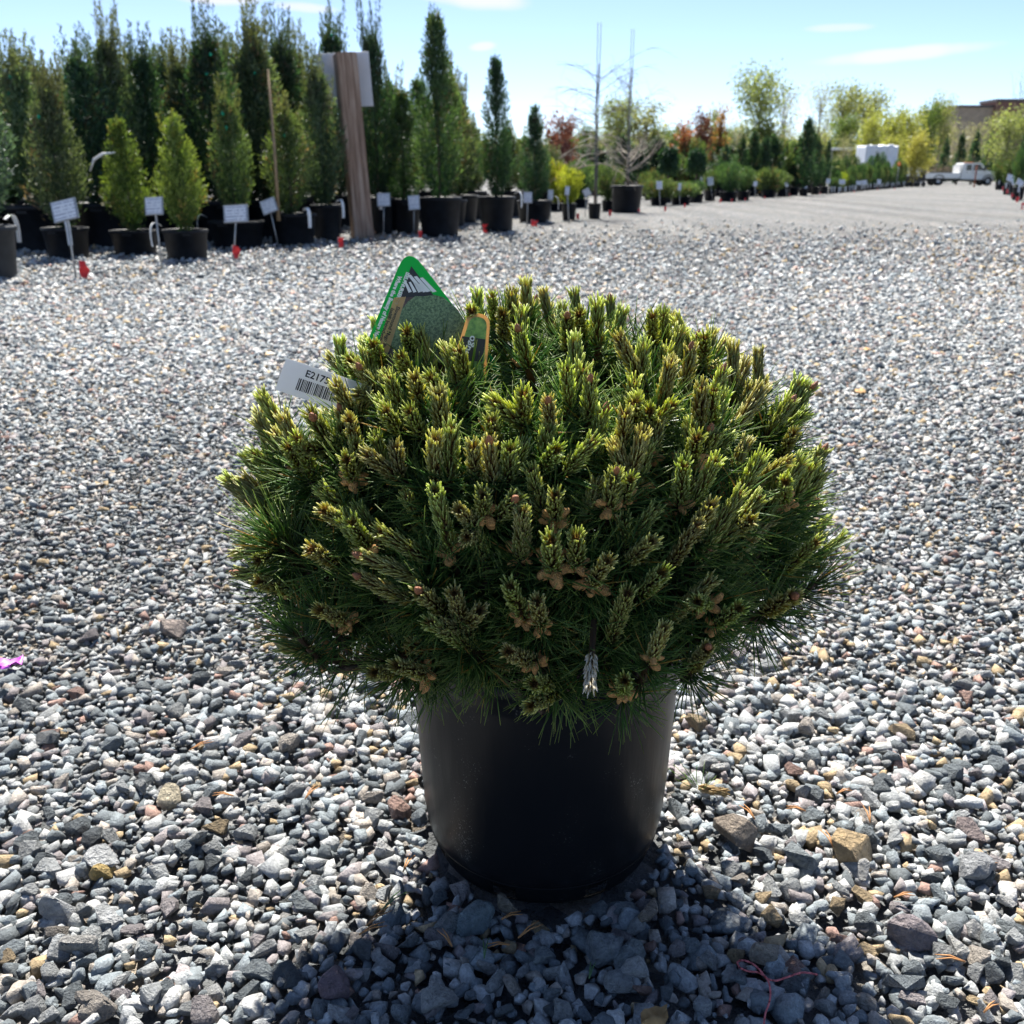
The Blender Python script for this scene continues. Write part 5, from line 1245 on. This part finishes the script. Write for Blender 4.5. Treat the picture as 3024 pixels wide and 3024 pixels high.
# ---- shelter, white cover, carts, posts
def yard_things():
    M_ROOF = mat_plain('white_roof_sheet', (.75, .76, .78), .5, .05, 3); M_FRAME = mat_plain('grey_frame', (.3, .3, .3), .6, .1, 5); M_COVER = mat_plain('white_poly_film', (.68, .70, .74), .4, .08, 3, .5, 6)
    M_CART = mat_plain('black_cart_plastic', (.015, .015, .017), .6, .2, 8); M_RUST = mat_plain('rusty_steel', (.24, .07, .04), .85, .3, 8); M_AMB = mat_plain('orange_disc', (.85, .22, .04), .4, .05, 5); M_DARK = mat_plain('painted_inner_shade', (.02, .022, .025), .8, .2, 4)
    Y = 86; z0 = GZ(0, Y)
    a = AT(2458, 436, Y); b = AT(2556, 436, Y); W_ = b.x - a.x; H = a.z - z0
    e = empty('open_shelter', (a.x, Y, z0)); tag(e, 'open-fronted shelter with a thin white flat roof behind the tagged pots', 'shelter')
    mb = MB(); mb.box(-.25, W_ + .25, -.3, 4.2, H - .18, H, None, .02); mb.build('roof', M_ROOF, e)
    for x in (0, W_ * .5, W_):
        for y in (0, 4.0):
            mb = MB(); mb.box(x - .06, x + .06, y - .06, y + .06, 0, H - .182); mb.build('post', M_FRAME, e)
    mb = MB(); mb.box(.1, W_ * .32, 3.9, 3.94, .6, H - .3); mb.build('back_panel', M_DARK, e)  # near-black sheet paints the shade inside the open shelter
    # ruffled white film draped over a tall rack
    Y = 76; z0 = GZ(0, Y); a = AT(2560, 430, Y); b = AT(2656, 430, Y); W_ = b.x - a.x; H = a.z - z0
    e = empty('film_covered_rack', (a.x, Y, z0)); tag(e, 'tall rack draped in wrinkled white film next to the shelter', 'covered rack')
    bm = bmesh.new(); bmesh.ops.create_cube(bm, size=1)
    for v in bm.verts: v.co = Vector(((v.co.x + .5) * W_, (v.co.y + .5) * 2.2, (v.co.z + .5) * H))
    bmesh.ops.subdivide_edges(bm, edges=bm.edges[:], cuts=16, use_grid_fill=True)
    for v in bm.verts:
        n = mnoise.noise(Vector((v.co.x * 3.5, v.co.y * 2, v.co.z * .5))) * .16 + .05 * math.sin(v.co.x * 14)
        v.co.y += n; v.co.z += (.22 * mnoise.noise(Vector((v.co.x * 2.5, v.co.y, 5))) if v.co.z > H * .8 else 0)
    me = bpy.data.meshes.new('film'); bm.to_mesh(me); bm.free(); me.materials.append(M_COVER)
    for p in me.polygons: p.use_smooth = True
    link('film', me, e)
    for x in (.05, W_ - .05):
        mb = MB(); mb.tube([(x, 1.1, -.02), (x, 1.1, H * .98)], .03, 6); mb.build('rack_upright', M_FRAME, e)
    # low white film bundle behind the carts
    a = AT(2660, 492, 84); b = AT(2735, 470, 84); 
    e = empty('film_covered_rack', (a.x, 84, GZ(0, 84))); tag(e, 'low bundle of white film behind the black carts', 'covered rack')
    bm = bmesh.new(); bmesh.ops.create_icosphere(bm, subdivisions=4, radius=1)
    for v in bm.verts:
        q = v.co.copy(); n = 1 + .18 * mnoise.noise(q * 2.5) + .07 * mnoise.noise(q * 7); v.co = Vector((1.0 + q.x * .95 * n, q.y * .7 * n, max(0, .75 + q.z * .85 * n)))
    me = bpy.data.meshes.new('film'); bm.to_mesh(me); bm.free(); me.materials.append(M_COVER); link('film', me, e)
    # two black garden carts
    for px, lab in ((2680, 'black garden cart with a high back at the end of the tagged pots'), (2709, 'black garden cart parked beside the truck bed')):
        g = GF(px, 551); e = empty('garden_cart', (g.x, g.y, GZ(0, g.y)), R(12)); tag(e, lab, 'cart')
        mb = MB(); mb.box(-.42, .42, -.32, .32, .38, .80, None, .03); mb.build('tub', M_CART, e)
        mb = MB(); mb.tube([(.30, -.3, .5), (.42, -.28, 1.25), (.42, .28, 1.25), (.30, .3, .5)], .025, 6); mb.build('handle', M_CART, e)
        mb = MB(); mb.box(.26, .40, -.30, .30, .80, 1.15, None, .02); mb.build('back_panel', M_CART, e)
        for wx in (-.28, .28):
            for wy in (-.34, .34):
                t = MB(); M = Matrix.Translation((wx, wy, .19)) @ Matrix.Rotation(R(90), 4, 'X'); t.lathe([(.03, -.04), (.16, -.045), (.19, -.02), (.19, .02), (.16, .045), (.03, .04)], 18); t.v = [tuple(M @ Vector(v)) for v in t.v]; t.build('wheel', M_CART, e)
    # rusty pole before the truck
    g = GF(2876, 552); h = AT(2876, 488, g.y).z - GZ(0, g.y)
    e = empty('steel_pole', (g.x, g.y, GZ(0, g.y))); tag(e, 'thin rusty steel pole standing in front of the truck cab', 'pole')
    mb = MB(); mb.tube([(0, 0, -.05), (0, 0, h)], .055, 8); mb.build('shaft', M_RUST, e); mb = MB(); mb.lathe([(.075, h), (.07, h + .03), (.001, h + .05)], 10); mb.build('cap', M_RUST, e)
    g = GF(2646, 556); h = AT(2646, 484, g.y).z - GZ(0, g.y)
    e = empty('reflector_post', (g.x, g.y, GZ(0, g.y))); tag(e, 'thin stake with a round orange reflector at the far end of the left row', 'reflector')
    mb = MB(); mb.tube([(0, 0, -.05), (0, 0, h)], .02, 6); mb.build('stake', M_FRAME, e)
    t = MB(); t.lathe([(.001, -.02), (.10, -.02), (.12, 0), (.10, .02), (.001, .02)], 20); M = Matrix.Translation((0, -.03, h)) @ Matrix.Rotation(R(90), 4, 'X'); t.v = [tuple(M @ Vector(v)) for v in t.v]; t.build('disc', M_AMB, e)
yard_things()
# ================================================================= tags in the pine and litter on the gravel
def text_mesh(s, size, mat, name='lettering', align='LEFT', depth=.0002, sx=1.0, bold=0.0):
    cu = bpy.data.curves.new('lettering', 'FONT'); cu.body = s; cu.size = size; cu.align_x = align; cu.extrude = depth; cu.resolution_u = 2; cu.offset = bold
    o = bpy.data.objects.new('lettering_source', cu); C.objects.link(o)
    dg = bpy.context.evaluated_depsgraph_get(); me = bpy.data.meshes.new_from_object(o.evaluated_get(dg))
    bpy.data.objects.remove(o); bpy.data.curves.remove(cu)
    me.materials.clear(); me.materials.append(mat); me.name = name
    return me
def put_text(parent, s, size, mat, x, y, rot, z=.0012, sx=1.0, bold=0.0):
    o = link('lettering', text_mesh(s, size, mat, bold=bold), parent); o.matrix_local = Matrix.Translation((x, y, z)) @ Matrix.Rotation(rot, 4, 'Z') @ Matrix.Diagonal((sx, 1, 1, 1)); return o
def plane_from(px_o, px_x, Y0, tiltback):
    pass
M_TG = mat_thin('green_tag_print', (.0, .42, .09)); M_TK = mat_plain('black_print', (.012, .012, .012), .4, .1, 10); M_TW = mat_plain('white_print', (.82, .82, .80), .4, .02, 10)
M_TT = mat_thin('tan_print', (.80, .56, .26))
def mat_photo(name, cols, scale):
    """printed picture of needles: fine mottled greens and browns"""
    m, nt_, b_ = new_mat(name); N = nt_.nodes.new; L = nt_.links.new
    tc = N('ShaderNodeTexCoord'); no = N('ShaderNodeTexNoise'); no.inputs['Scale'].default_value = scale; no.inputs['Detail'].default_value = 8; no.inputs['Roughness'].default_value = .7; no.inputs['Distortion'].default_value = .3; L(tc.outputs['Object'], no.inputs['Vector'])
    cr = N('ShaderNodeValToRGB'); e = cr.color_ramp.elements; e[0].position = .32; e[0].color = (*cols[0], 1); e[1].position = .70; e[1].color = (*cols[-1], 1)
    for i, c in enumerate(cols[1:-1]): x = e.new(.32 + .38 * (i + 1) / (len(cols) - 1)); x.color = (*c, 1)
    L(no.outputs['Fac'], cr.inputs[0]); L(cr.outputs[0], b_.inputs['Base Color']); b_.inputs['Roughness'].default_value = .35; return m
M_PH1 = mat_photo('printed_needles', [(.015, .03, .012), (.07, .13, .05), (.19, .28, .12), (.30, .38, .2)], 420)
M_PH2 = mat_photo('printed_mulch', [(.02, .012, .01), (.09, .045, .035), (.16, .08, .06)], 160)
M_PH3 = mat_photo('printed_grass', [(.05, .14, .02), (.2, .38, .06), (.38, .55, .12)], 120)

def sheet(name, poly, mat, parent, z0, z1):
    mb = MB(); mb.prism(poly, z0, z1); return mb.build(name, mat, parent)
def round_poly(pts, rad, n=6):
    out = []
    for i, p in enumerate(pts):
        a, b, c = Vector(pts[i-1]), Vector(p), Vector(pts[(i+1) % len(pts)]); r = rad[i] if hasattr(rad, '__len__') else rad
        u = (a - b).normalized(); v = (c - b).normalized()
        if r <= 0: out.append((b.x, b.y)); continue
        p0 = b + u * r; p1 = b + v * r
        for k in range(n + 1):
            t = k / n; q = p0 * (1-t)**2 + b * 2 * t * (1-t) + p1 * t * t; out.append((q.x, q.y))
    return out
def facing(origin, lean=0.0):
    """matrix of a card at origin whose face looks back to the camera, local x right, y up the card"""
    n = (Vector((0, 0, CAM_H)) - origin).normalized(); up = Vector((0, 0, 1)); x = up.cross(n).normalized(); y = n.cross(x)
    return Matrix.Translation(origin) @ Matrix((x, y, n)).transposed().to_4x4() @ Matrix.Rotation(lean, 4, 'X')
def tags():
    # green care tag; local plane laid so that 1 unit = 1 m, pixel offsets from the tag's lower middle
    o = AT(1230, 1130, 1.06); s = (o - Vector((0, 0, CAM_H))).dot(_f) / FPX
    M0 = facing(o, R(4)); e = empty('care_tag', (0, 0, 0)); e.matrix_world = M0
    tag(e, 'large green triangular care tag with printed pine picture pushed into the shrub', 'plant tag')
    def L(px, py): return ((px - 1230) * s, (1130 - py) * s)
    outer = round_poly([L(1217, 738), L(1480, 1090), L(1455, 1190), L(1010, 1190), L(1030, 1140)][::-1], [.004, .004, .004, .004, .026][::1])
    sheet('tag_sheet', outer, M_TG, e, -.0008, .0)
    inner = [L(1226, 796), L(1428, 1068), L(1418, 1180), L(1116, 1180), L(1112, 1075)][::-1]
    sheet('black_panel', inner, M_TK, e, .0002, .0005)
    sheet('mulch_picture', [L(1195, 885), L(1290, 880), L(1420, 1060), L(1412, 1176), L(1140, 1176), L(1145, 1050)][::-1], M_PH2, e, .0006, .0008)
    n = 26; rg = random.Random(3); c = L(1275, 1010)
    sheet('pine_picture', [(c[0] + .040 * (1 + .10 * rg.random()) * math.cos(6.283 * k / n), c[1] + .048 * (1 + .1 * rg.random()) * math.sin(6.283 * k / n)) for k in range(n)], M_PH1, e, .0009, .0011)
    sheet('tan_stripe', [L(1174, 884), L(1208, 882), L(1152, 1040), L(1130, 1046), L(1116, 1030)][::-1], M_TT, e, .0009, .0012)
    for k in range(3):                        # white slanting bars of the printed emblem
        x = 1215 + k * 17; sheet('emblem_bar', [L(x, 822 + k * 4), L(x + 9, 820 + k * 4), L(x + 48, 866 + k * 1), L(x + 36, 869 + k * 1)][::-1], M_TW, e, .0006, .001)
    for k in range(4):
        x = 1203 + k * 14; sheet('emblem_bar', [L(x, 838 + k * 3), L(x + 6, 837 + k * 3), L(x + 22, 868), L(x + 13, 871)][::-1], M_TW, e, .0006, .001)
    a1 = math.atan2(L(1096, 1020)[1] - L(1187, 820)[1], L(1096, 1020)[0] - L(1187, 820)[0])
    x, y = L(1188, 822); put_text(e, 'Where the Beauty of Nature Meets The Artistry of', .0062, M_TW, x, y, a1, .0006, .85, .00032)
    x, y = L(1212, 812); put_text(e, 'ISELI NURSERY\u00ae', .0056, M_TW, x, y, a1 + .02, .0010, .9, .00028)
    x, y = L(1181, 908); put_text(e, 'Slowmound Mugo Pine', .0056, M_TK, x, y, a1 + .03, .0015, 1, .0001)
    x, y = L(1164, 912); put_text(e, 'Iseli\u00ae Introduction', .0056, M_TK, x, y, a1 + .03, .0015, 1, .0001)
    # tan-edged oval tag
    o = AT(1382, 1030, 1.03); s2 = (o - Vector((0, 0, CAM_H))).dot(_f) / FPX
    e2 = empty('plant_name_tag', (0, 0, 0)); e2.matrix_world = facing(o, R(2)); tag(e2, 'narrow tan-bordered tag with grass print overlapping the green care tag', 'plant tag')
    def L2(px, py): return ((px - 1382) * s2, (1012 - py) * s2)
    sheet('tag_sheet', round_poly([L2(1385, 905), L2(1450, 915), L2(1432, 1120), L2(1310, 1130)][::-1], [.002, .002, .012, .012]), M_TT, e2, -.0008, 0)
    sheet('grass_picture', round_poly([L2(1392, 917), L2(1440, 924), L2(1424, 1112), L2(1322, 1120)][::-1], [.002, .002, .009, .009]), M_PH3, e2, .0002, .0005)
    sheet('black_panel', [L2(1366, 975), L2(1434, 985), L2(1424, 1050), L2(1345, 1045)][::-1], M_TK, e2, .0006, .0008)
    x, y = L2(1374, 1042); put_text(e2, 'Mugo', .0115, M_TW, x, y, R(64), .0011, 1, .0003)
    # white barcode strip, slightly curled
    o = AT(1072, 1186, 1.01); s3 = (o - Vector((0, 0, CAM_H))).dot(_f) / FPX
    e3 = empty('barcode_label', (0, 0, 0)); e3.matrix_world = facing(o, R(-6)) @ Matrix.Rotation(R(-22), 4, 'Z'); tag(e3, 'long white barcode label strip lying slantwise on the left of the shrub', 'plant label')
    Lh = 255 * s3; hh = 50 * s3
    def curl(x): return .010 * math.cos(x / Lh * 2.2) - .010
    vs = []; fs = []; n = 20
    for i in range(n + 1):
        x = -Lh + 2 * Lh * i / n
        for y in (-hh, hh):
            for dz in (0, -.0006): vs.append((x, y, curl(x) + dz))
    for i in range(n):
        a = i * 4; b = a + 4; fs += [(a, b, b+2, a+2), (a+1, a+3, b+3, b+1), (a, a+1, b+1, b), (a+2, b+2, b+3, a+3)]
    fs += [(0, 2, 3, 1), (n*4, n*4+1, n*4+3, n*4+2)]
    mb = MB(); mb.add(vs, fs); mb.build('label_strip', mat_thin('white_label_stock', (.82, .82, .82), .45, .45), e3)
    rg = random.Random(12)
    def bars(x0, x1, y0, y1):
        mb = MB(); x = x0
        while x < x1:
            w = rg.choice((.0006, .0009, .0014)); mb.box(x, min(x + w, x1), y0, y1, curl(x) + .0004, curl(x) + .0007); x += w + rg.choice((.0006, .0008, .0013))
        mb.build('barcode', M_TK, e3)
    bars(-Lh * .78, -Lh * .20, -hh * .62, hh * .10); bars(-Lh * .02, Lh * .10, -hh * .5, hh * .62)
    put_text(e3, 'E2175', .0105, M_TK, -Lh * .72, hh * .26, 0, curl(-Lh * .28) + .0006, 1, .0002)
    for k, (t, sz) in enumerate((('E2175', .0085), ('Pinus mugo', .0105), ('SLOWMOUND', .0105), ('dark green', .0085), ("H 3' x W 3'", .0085), ('Full Sun', .0085))):
        put_text(e3, t, sz, M_TK, Lh * .22 + .0006 * k, hh * .72 - k * .0082, R(4), curl(Lh * .18) + .0006, .9, .0002)
tags()

def litter():
    M_PINK = mat_plain('pink_twine', (.62, .16, .17), .8, .15, 200); M_PURP = mat_plain('magenta_petal', (.55, .10, .60), .5, .15, 60); M_DRY = mat_plain('dry_needle', (.42, .20, .07), .7, .3, 80); M_LEAFB = mat_plain('dry_leaf', (.42, .25, .10), .8, .3, 60); M_GN = mat_plain('fallen_green_needle', (.05, .12, .03), .5, .2, 50)
    # pink twine
    pp = [(2185, 2858), (2178, 2842), (2195, 2836), (2225, 2848), (2250, 2872), (2262, 2888), (2290, 2896), (2330, 2884), (2370, 2872), (2412, 2878)]
    def strand(px, r, h):
        mb = MB(); mb.tube([G(x, y, h + .004 * math.sin(i * 1.7)) for i, (x, y) in enumerate(px)], r, 5); return mb
    e = empty('twine', G(2260, 2890)); tag(e, 'thin loop of pink twine lying on the shaded gravel', 'twine')
    def smooth(px):
        out = []
        for i in range(len(px) - 1):
            p0 = px[max(0, i-1)]; p1 = px[i]; p2 = px[i+1]; p3 = px[min(len(px)-1, i+2)]
            for k in range(5):
                t = k / 5; out.append(tuple(.5 * (2*p1[j] + (p2[j]-p0[j])*t + (2*p0[j]-5*p1[j]+4*p2[j]-p3[j])*t*t + (3*p1[j]-p0[j]-3*p2[j]+p3[j])*t**3) for j in (0, 1)))
        out.append(px[-1]); return out
    for px in (pp, [(2185, 2858), (2210, 2868), (2240, 2872), (2265, 2890), (2275, 2925), (2272, 2960), (2260, 2995), (2256, 3030)]):
        o = strand(smooth(px), .0011, .024).build('strand', M_PINK, e); o.matrix_parent_inverse = e.matrix_world.inverted() if False else Matrix.Translation(-G(2260, 2890))
    def petal(name, px, py, size, mat, label, cat, seed):
        rg = random.Random(seed); g = G(px, py, .022); mb = MB(); vs = []; fs = []; n = 5
        for i in range(n + 1):
            for j in range(n + 1):
                u, v = i / n - .5, j / n - .5
                w = math.sqrt(max(0, 1 - (2*u)**2)) ; vs.append((u * size, v * size * .7 * w, size * .30 * mnoise.noise(Vector((u * 3 + seed, v * 3, 0))) + size * .12))
        b = len(vs); vs += [(x, y, z - .0006) for x, y, z in vs]
        for i in range(n):
            for j in range(n):
                a = i*(n+1)+j; f = (a, a+1, a+n+2, a+n+1); fs += [f, tuple(b+q for q in f)[::-1]]
        mb.add(vs, fs, True); o = mb.build(name, mat, None, g); o.rotation_euler = (0, 0, rg.uniform(0, 6)); tag(o, label, cat)
    petal('petal', 32, 1962, .045, M_PURP, 'crumpled magenta petal lying on the gravel', 'petal', 1)
    petal('petal', 14, 1970, .030, M_PURP, 'smaller magenta petal tucked against the crumpled one', 'petal', 2)
    petal('dry_leaf', 2540, 1158, .06, M_LEAFB, 'curled brown dry leaf on the open gravel right of the pine', 'leaf', 3)
    petal('dry_leaf', 2560, 1034, .05, M_LEAFB, 'second dry leaf farther out on the gravel', 'leaf', 4)
    petal('dry_leaf', 1932, 3010, .035, M_LEAFB, 'brown leaf scrap in the shaded gravel below the pot', 'leaf', 5)
    # fallen sprig
    g = G(2062, 2325, .024); e = empty('fallen_sprig', g); tag(e, 'dry tan pine sprig with a few green needles on the gravel beside the pot', 'sprig')
    s = Soup(); rg = np.random.default_rng(4); add_candle(s, rg, .035, np.array((.9, -.25, -.05)), .002, 1.0); V, T, K = s.arrays(); o = link('sprig_stem', np_mesh('sprig_stem', V, T, M_BLEACH, K * 0 + np.array((.52, .38, .20))), e)
    s = Soup(); add_fan(s, rg, 14, -.01, .01, .035, (20, 70), np.array((-.3, .3, .6))); V, T, K = s.arrays(); link('needle_tuft', np_mesh('needle_tuft', V, T, M_NEEDLE, K), e)
    # loose fallen needles
    rg = random.Random(8)
    spots = [(1080, 2735), (1060, 2760), (1480, 2715), (1505, 2790), (1335, 2795), (1430, 2830), (1530, 2770), (2470, 2345), (2640, 2650), (2570, 2430), (1740, 2890), (1130, 2685), (2880, 2560), (1190, 2575), (900, 2360), (2460, 2500), (2850, 2840), (2905, 2990), (690, 2350), (560, 2215), (2230, 2420), (2380, 2395)]
    for i, (px, py) in enumerate(spots):
        g = G(px, py, .026); a = rg.uniform(0, 3.14); L = rg.uniform(.022, .038); mb = MB()
        for k in range(2):
            b = a + k * .22; mb.tube([(0, 0, 0), (math.cos(b) * L * .5, math.sin(b) * L * .5, .004), (math.cos(b) * L, math.sin(b) * L, .001)], [.0009, .0009, .0004], 4)
        green = i in (10, 5, 11)
        o = mb.build('fallen_needle', M_GN if green else M_DRY, None, g); tag(o, 'fresh green pine needle pair dropped on the shaded gravel' if green else 'dry orange-brown pine needle pair dropped on the gravel', 'pine needle', 'green dropped needles' if green else 'dry dropped needles')
litter()
